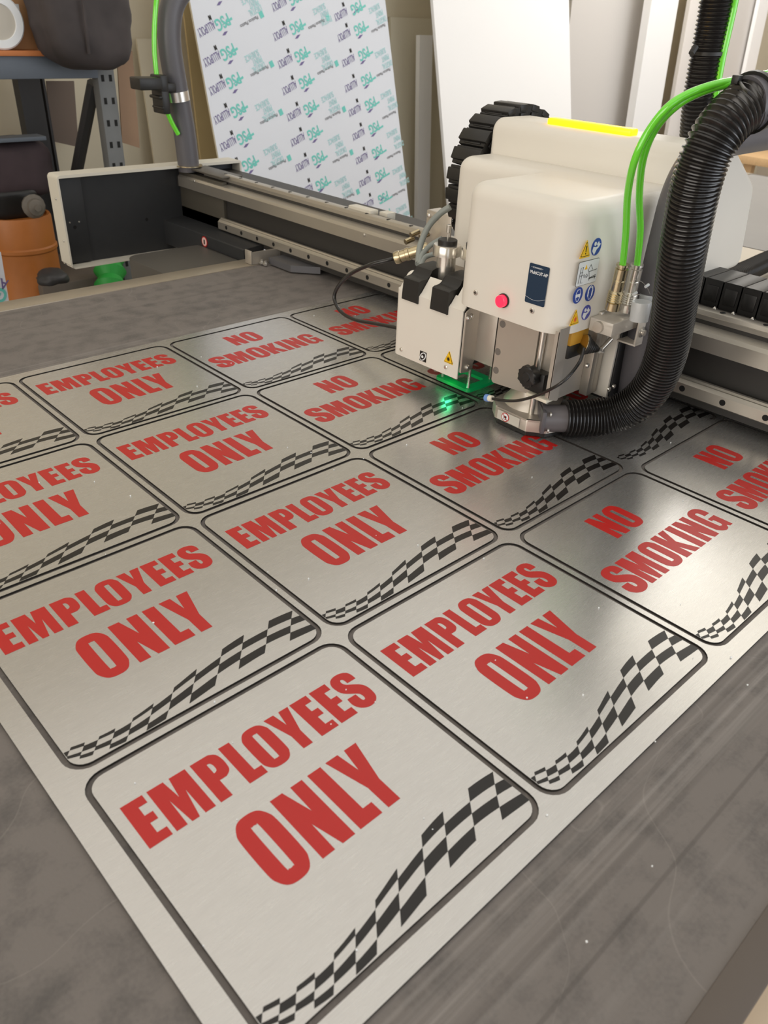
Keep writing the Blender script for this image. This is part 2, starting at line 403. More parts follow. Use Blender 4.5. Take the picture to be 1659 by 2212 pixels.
def text_bm(s, size, xs=1.0, bold=0.0, ext=0.0003):
    key = (s, size, xs, bold, ext)
    cu = bpy.data.curves.new('t', 'FONT'); cu.body = s; cu.size = size; cu.extrude = ext; cu.offset = bold; cu.resolution_u = 3
    o = bpy.data.objects.new('t', cu); C.objects.link(o)
    dg = bpy.context.evaluated_depsgraph_get(); me = bpy.data.meshes.new_from_object(o.evaluated_get(dg))
    bm = bmesh.new(); bm.from_mesh(me)
    bpy.data.objects.remove(o); bpy.data.curves.remove(cu); bpy.data.meshes.remove(me)
    bm.transform(Matrix.Diagonal((xs, 1, 1, 1)))
    return bm
def frame(origin, u, v):
    """matrix that maps local x->u, y->v, z->u x v"""
    u = Vector(u).normalized(); v = Vector(v).normalized(); n = u.cross(v)
    M = Matrix.Identity(4)
    for i, q in enumerate((u, v, n)):
        M[0][i], M[1][i], M[2][i] = q
    M.translation = Vector(origin); return M

# ================================================================== SETTING
bm = bmesh.new(); box(bm, -5, 8.5, -6, 3.06, -0.95, -0.90); struct('floor', bm, FLOORM)
bm = bmesh.new(); box(bm, -5, 8.5, 3.0, 3.06, -0.90, 2.7); struct('wall_back', bm, CREAM)
bm = bmesh.new(); box(bm, 8.3, 8.5, -6, 3.0, -0.90, 2.7); struct('wall_right', bm, BLOCKS)
bm = bmesh.new(); box(bm, -5, 8.5, -6, 3.06, 2.7, 2.75); struct('ceiling', bm, CEILM)
bm = bmesh.new(); box(bm, -5.1, -5.0, -6, 3.06, -0.90, 2.7); struct('wall_left', bm, CREAM)

b_ = bmesh.new(); box(b_, -2.05, 2.80, -2.05, 2.45, 2.66, 2.70, .005); struct('window_1', b_, mat('fill_panel_white', lin(240, 240, 236), .4))  # pale panel added above the overhead fill light, no known roof opening
t = thing('ceiling_lamp', 'wide white lamp under the ceiling beyond the gantry', 'lamp', (3.45, -.1, 2.7))
b_ = bmesh.new(); box(b_, 2.85, 4.05, -1.35, 1.15, 2.53, 2.655, 0.01); part('housing', b_, WSHEET, t)
t = thing('ceiling_lamp', 'second white lamp added as fill under the ceiling, close to the back wall', 'lamp', (5.2, 1.9, 2.7))  # housing made up for the added back fill light
b_ = bmesh.new(); box(b_, 4.05, 6.35, 1.25, 2.55, 2.53, 2.655, 0.01); part('housing', b_, WSHEET, t)

# ================================================================== CUTTING TABLE
tb = thing('cutting_table', 'long flat cutting table with a scuffed grey mat under the aluminium sheet', 'table', (0.6, 0.11, -0.9))
TX0, TX1 = -1.6, 3.6
b = bmesh.new(); box(b, TX0, TX1, -0.797, 1.02, -0.012, 0.0); part('mat', b, MATC, tb)
b = bmesh.new(); box(b, TX0, TX1, 1.02, 1.085, -0.03, 0.002, 0.001); part('edge_trim', b, TRIM, tb)
b = bmesh.new(); box(b, TX0, TX1, -0.825, -0.797, -0.03, 0.002, 0.001); part('edge_trim', b, mat('brown_edge_trim', lin(92, 84, 78), 0.6), tb)
b = bmesh.new(); box(b, TX0, TX1, -0.81, 1.07, -0.20, -0.012); box(b, TX0, TX1, -.90, -.81, -.16, -.06); part('frame', b, mat('cream_frame_paint', lin(214, 196, 172), .5), tb)
for x in (-1.4, 0.9, 3.3):
    for y in (-0.7, 0.9):
        b = bmesh.new(); box(b, x - .06, x + .06, y - .06, y + .06, -0.90, -0.20); part('leg', b, WSHEET, tb)
b = bmesh.new(); box(b, 1.20, 1.98, -0.79, 1.01, 0.0005, 0.003); part('cream_underlay', b, mat('cream_underlay', lin(206, 196, 180), .6), tb)
b = bmesh.new(); box(b, 1.99, TX1 - .05, -0.79, 1.01, 0.0005, 0.003); part('far_mat', b, GREYM, tb)

# ================================================================== THE SHEET AND THE SIGNS
S = 0.315; AY = 0.3123; HW = 0.1475; HH = 0.1462; KERF = 0.006; RC = 0.017
T = 0.003
def cell(c, r): return ((c - 1.5) * S, (r - 2.5) * AY)
def rrect(cx, cy, hw, hh, r, seg=6):
    return roundpoly([(cx - hw, cy - hh), (cx + hw, cy - hh), (cx + hw, cy + hh), (cx - hw, cy + hh)], r, seg)

def cr(pts, flags, n=5):
    """closed outline with corners (flag 1) and smooth points (flag 0)"""
    P = [Vector((p[0], p[1])) for p in pts]; N = len(P); out = []
    for i in range(N):
        a, b2 = i, (i + 1) % N
        if flags[a] and flags[b2]: out.append(tuple(P[a])); continue
        p1, p2 = P[a], P[b2]
        m1 = Vector((0, 0)) if flags[a] else (P[b2] - P[a - 1]) * .5
        m2 = Vector((0, 0)) if flags[b2] else (P[(b2 + 1) % N] - P[a]) * .5
        if flags[a]: m1 = (p2 - p1) * 1.0 - m2 * .3
        if flags[b2]: m2 = (p2 - p1) * 1.0 - m1 * .3
        for k in range(n):
            t = k / n; h = t * t; g = h * t
            q = p1 * (2 * g - 3 * h + 1) + m1 * (g - 2 * h + t) + p2 * (-2 * g + 3 * h) + m2 * (g - h)
            out.append((q.x, q.y))
    return out
def superO(inner=False):
    pass
G = {}
G['E'] = [[(0, 0), (1, 0), (1, .19), (.58, .19), (.58, .42), (.94, .42), (.94, .60), (.58, .60), (.58, .81), (.98, .81), (.98, 1), (0, 1)]]
G['M'] = [[(0, 0), (.27, 0), (.28, .61), (.39, 0), (.58, 0), (.715, .625), (.73, 0), (1, 0), (1, 1), (.575, 1), (.50, .55), (.42, 1), (0, 1)]]
G['L'] = [[(0, 0), (1, 0), (1, .195), (.60, .195), (.60, 1), (0, 1)]]
G['Y'] = [[(0, 1), (.39, 1), (.49, .64), (.61, 1), (1, 1), (.70, .38), (.69, 0), (.31, 0), (.31, .37)]]
G['N'] = [[(0, 1), (.375, 1), (.62, .565), (.635, 1), (1, 1), (1, 0), (.615, 0), (.38, .44), (.37, 0), (0, 0)]]
G['K'] = [[(0, 1), (.39, 1), (.42, .63), (.59, 1), (.98, 1), (.66, .525), (1, 0), (.63, 0), (.40, .395), (.41, 0), (0, 0)]]
G['I'] = [[(0, 0), (1, 0), (1, 1), (0, 1)]]
p_ = [(0, 0), (.45, 0), (.45, .40), (.73, .40), (.94, .48), (1, .61), (1, .78), (.92, .92), (.70, 1), (0, 1)]
G['P'] = [cr(p_, [1, 1, 1, 1, 0, 0, 0, 0, 1, 1]), cr([(.46, .585), (.56, .60), (.62, .65), (.62, .76), (.56, .82), (.46, .83)], [1, 0, 0, 0, 0, 1])]
o_ = [(0, .26), (.055, .115), (.22, .0), (.5, -.03), (.78, .0), (.945, .115), (1, .26), (1, .74), (.945, .885), (.78, 1.0), (.5, 1.03), (.22, 1.0), (.055, .885), (0, .74)]
oi = [(.40, .20), (.44, .155), (.5, .145), (.56, .155), (.60, .20), (.60, .80), (.56, .845), (.5, .855), (.44, .845), (.40, .80)]
G['O'] = [cr(o_, [0] * 14, 4), cr(oi, [0] * 10, 3)]
s_ = [(.56, .72), (.95, .72), (.945, .86), (.85, .97), (.6, 1.03), (.33, 1.03), (.11, .97), (0, .85), (.005, .70), (.07, .585), (.23, .49), (.48, .385), (.57, .31), (.565, .205), (.49, .165), (.42, .20), (.41, .385), (.02, .385), (.0, .2), (.13, .055), (.38, -.025), (.68, -.02), (.92, .08), (1, .25), (.98, .42), (.86, .535), (.65, .63), (.45, .71), (.39, .80), (.43, .865), (.50, .87), (.55, .83)]
G['S'] = [cr(s_, [1, 1] + [0] * 14 + [1, 1] + [0] * 14, 4)]
g_ = [(.62, .645), (1, .645), (.985, .82), (.88, .95), (.66, 1.03), (.36, 1.03), (.12, .96), (0, .79), (0, .22), (.10, .06), (.32, -.03), (.55, -.02), (.72, .07), (.80, 0), (1, 0), (1, .52), (.50, .52), (.50, .41), (.63, .41), (.63, .22), (.58, .155), (.50, .14), (.43, .16), (.385, .22), (.385, .79), (.43, .85), (.50, .865), (.58, .84), (.62, .78)]
G['G'] = [cr(g_, [1, 1] + [0] * 11 + [1, 1, 1, 1, 1, 1] + [0] * 10, 4)]

EMP = [('E', -136.5, -114.6, 48.5, 101.8), ('M', -110.6, -71.2, 48.5, 101.8), ('P', -65.8, -38.4, 48.5, 101.8), ('L', -34.6, -14.4, 48.5, 101.8), ('O', -13.2, 17.3, 48.5, 101.8),
       ('Y', 19.0, 48.8, 48.7, 102), ('E', 51.3, 73.0, 48.9, 102.2), ('E', 76.9, 98.5, 49.0, 102.4), ('S', 101.7, 130.5, 49.2, 102.6),
       ('O', -76.4, -38.8, -55.1, 20.5), ('N', -32.6, 3.7, -55.1, 20.5), ('L', 10.3, 36.3, -54.9, 20.6), ('Y', 32.4, 70.7, -54.6, 20.9)]
NOS = [('N', -41.0, -8.6, 55.2, 112.2), ('O', -3.1, 32.6, 55.2, 112.2),
       ('S', -135, -98.6, -31.8, 25.2), ('M', -96.2, -52.4, -31.8, 25.2), ('O', -46.2, -11.0, -31.8, 25.2), ('K', -6.8, 28.6, -31.8, 25.2), ('I', 32.0, 45.8, -31.8, 25.2), ('N', 51.5, 84.4, -31.8, 25.2), ('G', 90.2, 125.4, -31.8, 25.2)]
def lettering(spec):
    bm = bmesh.new()
    for ch, x0, x1, y0, y1 in spec:
        loops = [[((x0 + (x1 - x0) * u) / 1000, (y0 + (y1 - y0) * v) / 1000) for u, v in lp] for lp in G[ch]]
        merge(bm, polyfill(loops, 0.0001, T + 0.00015))
    return bm
KS = [[(-145, -116.5), (-147.2, -119.6), (-150.3, -123.3), (-152.5, -127.2), (-153.5, -128.6)], [(-138.9, -117.6), (-141.5, -120.5), (-146.1, -125.7), (-148.2, -128.4), (-150.0, -130.3)],
      [(-126.2, -120.5), (-128.7, -123.8), (-133.3, -129.2), (-136.5, -132.6), (-138.7, -135.7)], [(-112.4, -122.6), (-115.3, -125.7), (-120.5, -131.8), (-124.0, -135.7), (-127.4, -139.5)],
      [(-96.1, -123.2), (-98.9, -127.0), (-104.4, -133.4), (-108.9, -138.4), (-112.4, -142.9)], [(-76.6, -122.2), (-80.0, -126.1), (-86.1, -133.3), (-90.9, -139.4), (-96.0, -144.9)],
      [(-51.4, -117.8), (-55.3, -122.6), (-61.9, -130.4), (-69.0, -138.7), (-74.6, -145.6)], [(-24.3, -111.6), (-29.3, -117.3), (-36.5, -125.9), (-44.5, -135.7), (-52.6, -144.4)],
      [(8.3, -103.0), (2.3, -110.4), (-5.4, -119.4), (-15.1, -130.8), (-24.1, -141.5)], [(46.2, -94.3), (38.4, -103.4), (30.3, -112.9), (20.6, -124.2), (9.8, -136.5)],
      [(78.2, -89.9), (69.5, -100.2), (61.7, -109.5), (52.1, -120.5), (42.2, -132.3)], [(114.0, -88.3), (104.5, -99.3), (96.3, -108.9), (88.1, -118.8), (78.6, -129.6)],
      [(146.5, -91.1), (136.7, -101.7), (128.5, -111.2), (120.5, -121.0), (111.8, -131.5)], [(180, -97.7), (170, -108.6), (162, -116.5), (156, -126.0), (150.5, -134.6)]]
def clip_x(poly, lim, sgn):
    out = []; n = len(poly)
    for i in range(n):
        a, b2 = poly[i], poly[(i + 1) % n]; ia = sgn * a[0] <= lim; ib = sgn * b2[0] <= lim
        if ia: out.append(a)
        if ia != ib:
            t = (sgn * lim - a[0]) / (b2[0] - a[0]); out.append((sgn * lim, a[1] + t * (b2[1] - a[1])))
    return out
def checks():
    bm = bmesh.new(); rows = []
    for j in range(5):
        # straighten the bottom so that it keeps clear of the rounded edge
        rows.append([tuple(v) for v in catmull([Vector((k[j][0], max(k[j][1], -145.4), 0)) for k in KS], 4)])
    for k in range(len(KS) - 1):
        for j in ((0, 2) if k % 2 == 1 else (1, 3)):
            top = rows[j][k * 4:k * 4 + 5]; bot = rows[j + 1][k * 4:k * 4 + 5]
            poly = [(p[0], p[1]) for p in top] + [(p[0], p[1]) for p in reversed(bot)]
            poly = clip_x(clip_x(poly, 147.4, 1), 147.0, -1)
            if len(poly) < 3: continue
            g = bmesh.new(); vs = [g.verts.new((x / 1000, y / 1000, T + 0.0002)) for x, y in poly]
            g.faces.new(vs); ex = bmesh.ops.extrude_face_region(g, geom=g.faces[:])
            bmesh.ops.translate(g, verts=[e for e in ex['geom'] if isinstance(e, bmesh.types.BMVert)], vec=(0, 0, -0.00015))
            merge(bm, g)
    return bm
CORE = mat('black_core_edge', lin(40, 37, 34), .6)
def edge_core(bm):
    bm.normal_update()
    for f in bm.faces:
        if abs(f.normal.z) < .3: f.material_index = 1
    return bm
def panel_bm():
    bm = polyfill([rrect(0, 0, HW, HH, RC)], T / 2 - .0001, T / 2 + .0001)
    return bm
panel_me = None
def make_sign(words, spec):
    b = edge_core(panel_bm()); p = obj('metal_sign', b, [ALU, CORE])
    l = obj('red_lettering', lettering(spec), RED, smooth=None); l.parent = p
    c = obj('checkered_flag_band', checks(), BLK, smooth=None); c.parent = p
    return p
proto = {'E': make_sign('EMPLOYEES ONLY', EMP), 'N': make_sign('NO SMOKING', NOS)}
LAB = {(0, 1): 'brushed aluminium EMPLOYEES ONLY sign nearest the camera, at the sheet corner',
       (1, 1): 'brushed aluminium EMPLOYEES ONLY sign at the near sheet edge, right of the nearest sign',
       (2, 1): 'brushed aluminium NO SMOKING sign at the near sheet edge with a light streak',
       (3, 1): 'brushed aluminium NO SMOKING sign at the right picture edge, just under the gantry rail',
       (0, 2): 'brushed aluminium EMPLOYEES ONLY sign touching the left picture edge, directly behind the nearest sign',
       (1, 2): 'brushed aluminium EMPLOYEES ONLY sign in the very middle of the picture',
       (2, 2): 'brushed aluminium NO SMOKING sign directly in front of the spindle foot',
       (0, 3): 'brushed aluminium EMPLOYEES ONLY sign cut by the left edge, third away from the camera',
       (1, 3): 'brushed aluminium EMPLOYEES ONLY sign in the third row, wholly visible',
       (2, 3): 'brushed aluminium NO SMOKING sign with green glow on its far corner',
       (3, 3): 'brushed aluminium NO SMOKING sign mostly hidden behind the white cutting head',
       (0, 4): 'brushed aluminium sign, farthest row, left edge, only its last S showing',
       (1, 4): 'brushed aluminium EMPLOYEES ONLY sign in the farthest row beside the bare grey mat',
       (2, 4): 'brushed aluminium NO SMOKING sign fully visible in the farthest row',
       (3, 4): 'brushed aluminium NO SMOKING sign in the farthest row, under the looping black cable'}
first = {'E': True, 'N': True}
for (c, r), lab in LAB.items():
    k = 'E' if c < 2 else 'N'; src = proto[k]
    if first[k]: o = src; first[k] = False
    else:
        o = src.copy(); C.objects.link(o)
        for ch in list(src.children):
            q = ch.copy(); C.objects.link(q); q.parent = o
    x, y = cell(c, r); o.location = (x, y, 0.0)
    tag(o, lab, 'sign', 'aluminium signs cut out of the sheet')
# left over sheet: openings for the fifteen cut signs and the slot the cutter has made so far round the sixteenth
SX, SY0, SY1 = 0.6495, -0.642, 0.642
loops = [[(-SX, SY0), (SX, SY0), (SX, SY1), (-SX, SY1)]]
for (c, r) in LAB:
    x, y = cell(c, r); loops.append(rrect(x, y, HW + KERF, HH + KERF, RC + KERF))
x, y = cell(3, 2)
def slot():
    out = []
    o = rrect(x, y, HW + KERF, HH + KERF, RC + KERF, 6); i = rrect(x, y, HW, HH, RC, 6)
    # corner order: bottom-left (0..6), bottom-right (7..13), top-right (14..20), top-left (21..27)
    ytool = -0.075
    oo = o[8:28] + [(x - HW - KERF, ytool)]
    ii = i[8:28] + [(x - HW, ytool)]
    hook = [(o[8][0] - 0.004, o[8][1] - 0.001), (x + HW - 0.020, y - HH + 0.004), (x + HW - 0.022, y - HH + 0.008), (i[8][0] - .006, i[8][1] + .004)]
    return hook[:2] and (oo + list(reversed(ii)) + [(i[8][0] - .008, i[8][1] + .003), (i[8][0] - .011, i[8][1] - .001), (o[8][0] - .006, o[8][1] + .000)])
loops.append(slot())
sh = thing('aluminium_sheet', 'large brushed aluminium sheet left around the cut-out signs on the grey mat', 'metal sheet', (0, 0, 0))
part('leftover_frame', edge_core(polyfill(loops, T / 2 - .0001, T / 2 + .0001)), [ALU, CORE], sh)
l = obj('red_lettering', lettering(NOS), RED, smooth=None); l.parent = sh; l.location = (x, y, 0)
l = obj('checkered_flag_band', checks(), BLK, smooth=None); l.parent = sh; l.location = (x, y, 0)
# swarf crumbs
b = bmesh.new()
for _ in range(70):
    px, py = random.uniform(-.62, .6), random.uniform(-.72, .6); s_ = random.uniform(.0004, .0008)
    g = bmesh.new(); bmesh.ops.create_cube(g, size=s_ * 2); g.transform(Matrix.Translation((px, py, T + .0004 + s_ * .8)) @ Euler((random.random() * 3, random.random() * 3, 0)).to_matrix().to_4x4()); merge(b, g)
tag(obj('swarf', b, WINK, smooth=None), 'tiny bright metal chips scattered over the sheet and mat', 'chips', kind='stuff')

# ================================================================== GANTRY BEAM
gb = thing('gantry_beam', 'grey metal gantry beam with steel rails spanning the cutting table', 'machine beam', (0.66, 0.4, 0.02))
Y0, Y1 = -1.05, 1.555
b = bmesh.new()
prof = [(.600, .016), (.600, .060), (.612, .064), (.612, .1195), (.600, .1195), (.590, .121), (.590, .150), (.594, .155), (.622, .158), (.622, .166), (.672, .166), (.672, .158), (.79, .158), (.79, .016)]
prism(b, prof, 'y', Y0, Y1); part('beam_body', b, BEAMD, gb)
b = bmesh.new(); prism(b, [(.589, .1225), (.589, .150), (.594, .1565), (.622, .159), (.622, .155), (.596, .152), (.592, .148), (.592, .1225)], 'y', Y0, Y1 - .02); part('cover_strip', b, RAILM, gb)
b = bmesh.new(); prism(b, [(.586, .035), (.586, .055), (.590, .0585), (.592, .061), (.595, .0615), (.597, .065), (.601, .066), (.601, .033), (.588, .033)], 'y', Y0, 1.315)
rail = part('guide_rail', b, RAILM, gb)
b = bmesh.new()
for i in range(29):
    yy = -0.955 + i * 0.0795
    if yy < 1.31: lathe(b, (.5858, yy, .045), (1, 0, 0), [(0, .0058), (.0004, .0058)], 16)
part('bolt_hole', b, HOLE, rail)
b = bmesh.new(); box(b, .6225, .65, Y0, Y1 - .12, .166, .174); prism(b, [(.626, .174), (.628, .181), (.634, .183), (.645, .183), (.648, .179), (.650, .174)], 'y', Y0, 1.33); rail2 = part('guide_rail', b, RAILM, gb)
b = bmesh.new()
for i in range(30): lathe(b, (.637, -0.97 + i * .0795, .1830), (0, 0, 1), [(0, .0052), (.0003, .0052)], 14)
part('bolt_hole', b, HOLE, rail2)
b = bmesh.new(); box(b, .652, .672, Y0, Y1, .166, .1765, .001); part('top_plate', b, BEAMF, gb)
b = bmesh.new(); box(b, .60, .672, 1.30, Y1 - .01, .1765, .181, .001); part('end_cap', b, BEAMF, gb)
b = bmesh.new(); box(b, .600, .616, 1.30, Y1 - .001, .018, .166, .001); part('end_plate', b, mat('olive_grey_paint', lin(74, 70, 62), .5), gb)
b = bmesh.new(); box(b, .640, .668, .69, .775, .1765, .190, .002); box(b, .67, .70, .66, .69, .1585, .186, .002); part('sensor_bracket', b, WSHEET, gb)
b = bmesh.new(); prism(b, roundpoly([(.53, -.05), (.60, -.05), (.60, .03), (.53, .0235)], [.002, 0, 0, .004]), 'y', 1.10, 1.545); part('lower_flange', b, DGREY, gb)
for (px, py, X_) in ((787, 508, .5885), (420, 392, .5885)):
    p = atX(px, py, X_); b = bmesh.new(); lathe(b, p, (-1, 0, 0), [(0, .0042), (.002, .0038), (.0026, .002)], 14); part('screw', b, STEEL, gb)
# round warning sticker on the flange
p = atX(442, 522, .5295); b = bmesh.new(); lathe(b, p, (-1, 0, 0), [(0, .0155), (.0008, .0155)], 28); st = part('warning_sticker', b, RED, gb)
b = bmesh.new(); lathe(b, p + Vector((-.0008, 0, 0)), (-1, 0, 0), [(0, .0125), (.0004, .0125)], 28); part('sticker_face', b, mat('pink_sticker_face', lin(226, 190, 184), .5), st)
b = bmesh.new(); box(b, p.x - .0018, p.x - .0012, p.y - .003, p.y + .003, p.z - .007, p.z + .006, rot=None); part('sticker_symbol', b, BLK, st)
# bracket with bolts where the beam meets the table trim
b = bmesh.new(); box(b, .500, .504, 1.02, 1.05, .003, .040, .001); box(b, .504, .60, 1.02, 1.024, .003, .036); part('bracket', b, SATIN, gb)
b = bmesh.new()
for yy in (.995, 1.012): lathe(b, (.53, yy, .004), (0, 0, 1), [(0, .007), (.006, .007), (.006, .004), (.012, .004)], 6)
part('bolt', b, STEEL, gb)
b = bmesh.new(); prism(b, [(.545, .90), (.545, 1.0), (.60, 1.0), (.60, .84)], 'z', .004, .022); part('slide_block', b, mat('grey_block', lin(110, 110, 114), .4, .5), gb)
# end cover: white open shell with dark panel
ec_out = roundpoly([(.189, -.060), (.200, -.072), (.805, -.072), (.805, .188), (.189, .188)], [.004, .004, .01, .008, .012])
ec_in = [(.194, -.068), (.799, -.068), (.799, .180), (.194, .180)]
g = polyfill([ec_out, ec_in], .0325, 0.0); g.transform(Matrix(((1, 0, 0, 0), (0, 0, 1, 1.5325), (0, 1, 0, 0), (0, 0, 0, 1)))); ec = part('end_cover', g, WSHEET, gb)
b = bmesh.new(); box(b, .193, .80, 1.545, 1.555, -.070, .182); box(b, .194, .272, 1.535, 1.546, -.064, .178, .0005); part('inner_panel', b, DGREY, ec)
b = bmesh.new()
for (px, py) in ((162, 491), (317, 474)): lathe(b, atY(px, py, 1.5345 if px < 200 else 1.5445), (0, -1, 0), [(0, .005), (.0006, .005)], 16)
part('panel_hole', b, HOLE, ec)
b = bmesh.new()
for (px, py) in ((151, 481), (171, 479)): lathe(b, atY(px, py, 1.5345), (0, -1, 0), [(0, .003), (.0015, .002)], 12)
for (px, py) in ((121, 430), (138, 521)): lathe(b, atX(px, py, .1885), (-1, 0, 0), [(0, .0035), (.002, .003)], 12)
part('screw', b, STEEL, ec)
# side casing beside the table
b = bmesh.new(); prism(b, roundpoly([(.283, 1.088), (.525, 1.088), (.525, 1.335), (.283, 1.335)], [.01, .002, .002, .03]), 'z', -.898, -.010, .004)
tag(obj('side_casing', b, mat('warm_dark_grey_paint', lin(82, 79, 74), .45, noise=.04, nscale=6)), 'dark grey rounded machine casing beside the far table trim', 'machine casing')

# ================================================================== CUTTING HEAD
hd = thing('router_carriage', 'white cutting head with router spindle, camera unit and stickers on the gantry', 'cutting head', (.45, 0, .02))
# main cover (front block and wider block behind, one shell)
b = bmesh.new()
dome(b, [(.258, -.170), (.60, -.170), (.60, .245), (.44, .245), (.44, .055), (.258, .055)], [.046, .0, .0, .034, .008, .036], 'z', .192, .390, .024, 7, 10)
cov = part('main_cover', b, WHITE, hd)
# rear cover, higher, with tapered back
b = bmesh.new()
dome(b, [(.53, .15), (.53, .4525), (.63, .4525), (.716, .440), (.835, .368), (.872, .210), (.69, .204), (.66, .15)], [.02, .024, .03, .03, .04, .02, .02, .02], 'y', -.168, .238, .014, 5, 6, True)
part('rear_cover', b, WHITE, hd)
# amber light bar
b = bmesh.new(); box(b, .548, .572, -.055, .122, .450, .4625, .004, 3); part('amber_light_bar', b, AMBER, hd)
# lower backing behind/under the covers
b = bmesh.new(); box(b, .40, .60, -.135, .035, .060, .215); box(b, .50, .585, .035, .22, .075, .20); part('carriage_plate', b, mat('grey_carriage', lin(96, 92, 88), .5), hd)
# front cover screws, button, label
for (px, py) in ((1028, 632), (1150, 671)):
    p = atX(px, py, .258); b = bmesh.new(); lathe(b, p, (-1, 0, 0), [(0, .0048), (.0012, .0048), (.0024, .0035)], 18); sc_ = part('screw', b, STEEL, hd)
    b = bmesh.new(); box(b, p.x - .0028, p.x - .0022, p.y - .0025, p.y + .0025, p.z - .0006, p.z + .0006); box(b, p.x - .0028, p.x - .0022, p.y - .0006, p.y + .0006, p.z - .0025, p.z + .0025); part('screw_slot', b, HOLE, sc_)
p = atX(1088, 649, .2575); b = bmesh.new(); lathe(b, p, (-1, 0, 0), [(0, .0115), (.003, .0115), (.003, .0095)], 28); bt = part('red_button', b, BPLAST, hd)
b = bmesh.new(); lathe(b, p + Vector((-.002, 0, 0)), (-1, 0, 0), [(0, .0100), (.008, .0098), (.0088, .0085), (.0085, .0072)], 28); part('button_cap', b, REDL, bt)
FX = .2576
def onface(pts2, m, parent, name, x=FX, th=.0006, z0=0):
    """polygon on the front face, coordinates (y, z)"""
    b = bmesh.new(); prism(b, pts2, 'x', x - th, x); return part(name, b, m, parent)
q = [atX(px, py, FX) for px, py in ((1147, 567), (1188, 579), (1175, 665), (1132, 650))]
y0 = (q[0].y + q[3].y) / 2; y1 = (q[1].y + q[2].y) / 2; z1 = (q[0].z + q[1].z) / 2; z0 = (q[2].z + q[3].z) / 2
lb = onface(roundpoly([(y0, z0), (y1, z0), (y1, z1), (y0, z1)], .0025), NAVY, hd, 'product_label')
def text_on_front(s, size, y, z, m, parent, name, xs=1.0, bold=0.0):
    g = text_bm(s, size, xs, bold, .0001); g.transform(frame((FX - .0008, y, z), (0, -1, 0), (0, 0, 1))); return part(name, g, m, parent, smooth=None)
text_on_front('MultiCUT-HP', .0068, y0 - .003, z1 - .0150, WINK, lb, 'label_text', .88, .00012)
text_on_front('< KONGSBERG >', .0030, y0 - .004, z1 - .0062, WINK, lb, 'label_text', 1.0)
b = bmesh.new(); W_ = abs(y1 - y0)
tube(b, [Vector((FX - .0008, y0 - W_ * t, z0 + .010 - .0045 * math.sin(PI * t) + .002 * t)) for t in [i / 12 for i in range(13)]], .00018, 6); part('label_line', b, WINK, lb)
# stickers on the right face  (plane y = -.170, local x -> +X)
RY = -.1702
def rface(pts2, m, parent, name, lvl=0):
    b = bmesh.new(); prism(b, pts2, 'y', RY - .0004 - .0003 * lvl, RY - .0003 * lvl); return part(name, b, m, parent)
def circle(cx, cz, r, n=28): return [(cx + r * math.cos(2 * PI * k / n), cz + r * math.sin(2 * PI * k / n)) for k in range(n)]
rf = lambda px, py: (lambda v: (v.x, v.z))(atY(px, py, RY))
def tri(c, r, k=1.0): return [(c[0], c[1] + r), (c[0] + r * .9 * k, c[1] - r * .75), (c[0] - r * .9 * k, c[1] - r * .75)]
c1 = rf(1265, 540); r1 = .0135
s1 = rface(roundpoly(tri(c1, r1 + .002), .001, 3), YEL, hd, 'warning_triangle_sticker')
rface(roundpoly(tri(c1, r1 * .93), .001, 3), BLK, s1, 'triangle_outline', 1)
rface(roundpoly(tri(c1, r1 * .83), .001, 3), YEL, s1, 'triangle_field', 2)
rface([(c1[0] - .0007, c1[1] - .003), (c1[0] + .0007, c1[1] - .003), (c1[0] + .0012, c1[1] + .006), (c1[0] - .0012, c1[1] + .006)], BLK, s1, 'exclamation_mark', 3)
rface(circle(c1[0], c1[1] - .0052, .0011, 12), BLK, s1, 'exclamation_dot', 3)
def reader_sticker(c, r, blue, nm):
    s = rface(circle(c[0], c[1], r), blue, hd, nm)
    rface(circle(c[0] - .30 * r, c[1] + .38 * r, .24 * r, 14), WINK, s, 'reader_head', 1)
    rface([(c[0] - .75 * r, c[1] - .40 * r), (c[0] - .25 * r, c[1] - .9 * r), (c[0] + .12 * r, c[1] - .3 * r), (c[0] + .5 * r, c[1] - .1 * r), (c[0] + .4 * r, c[1] + .05 * r), (c[0] - .05 * r, c[1] - .02 * r), (c[0] - .62 * r, c[1] + .08 * r)], WINK, s, 'reader_body', 1)
    rface([(c[0] + .0 * r, c[1] + .28 * r), (c[0] + .32 * r, c[1] + .62 * r), (c[0] + .55 * r, c[1] + .30 * r), (c[0] + .80 * r, c[1] + .30 * r), (c[0] + .52 * r, c[1] - .06 * r), (c[0] + .22 * r, c[1] + .08 * r)], WINK, s, 'open_book', 1)
reader_sticker(rf(1288, 533), .0130, BLUE, 'blue_manual_sticker')
reader_sticker(rf(1266, 675), .0122, mat('violet_blue_sticker', lin(78, 84, 170), .35), 'blue_manual_sticker')
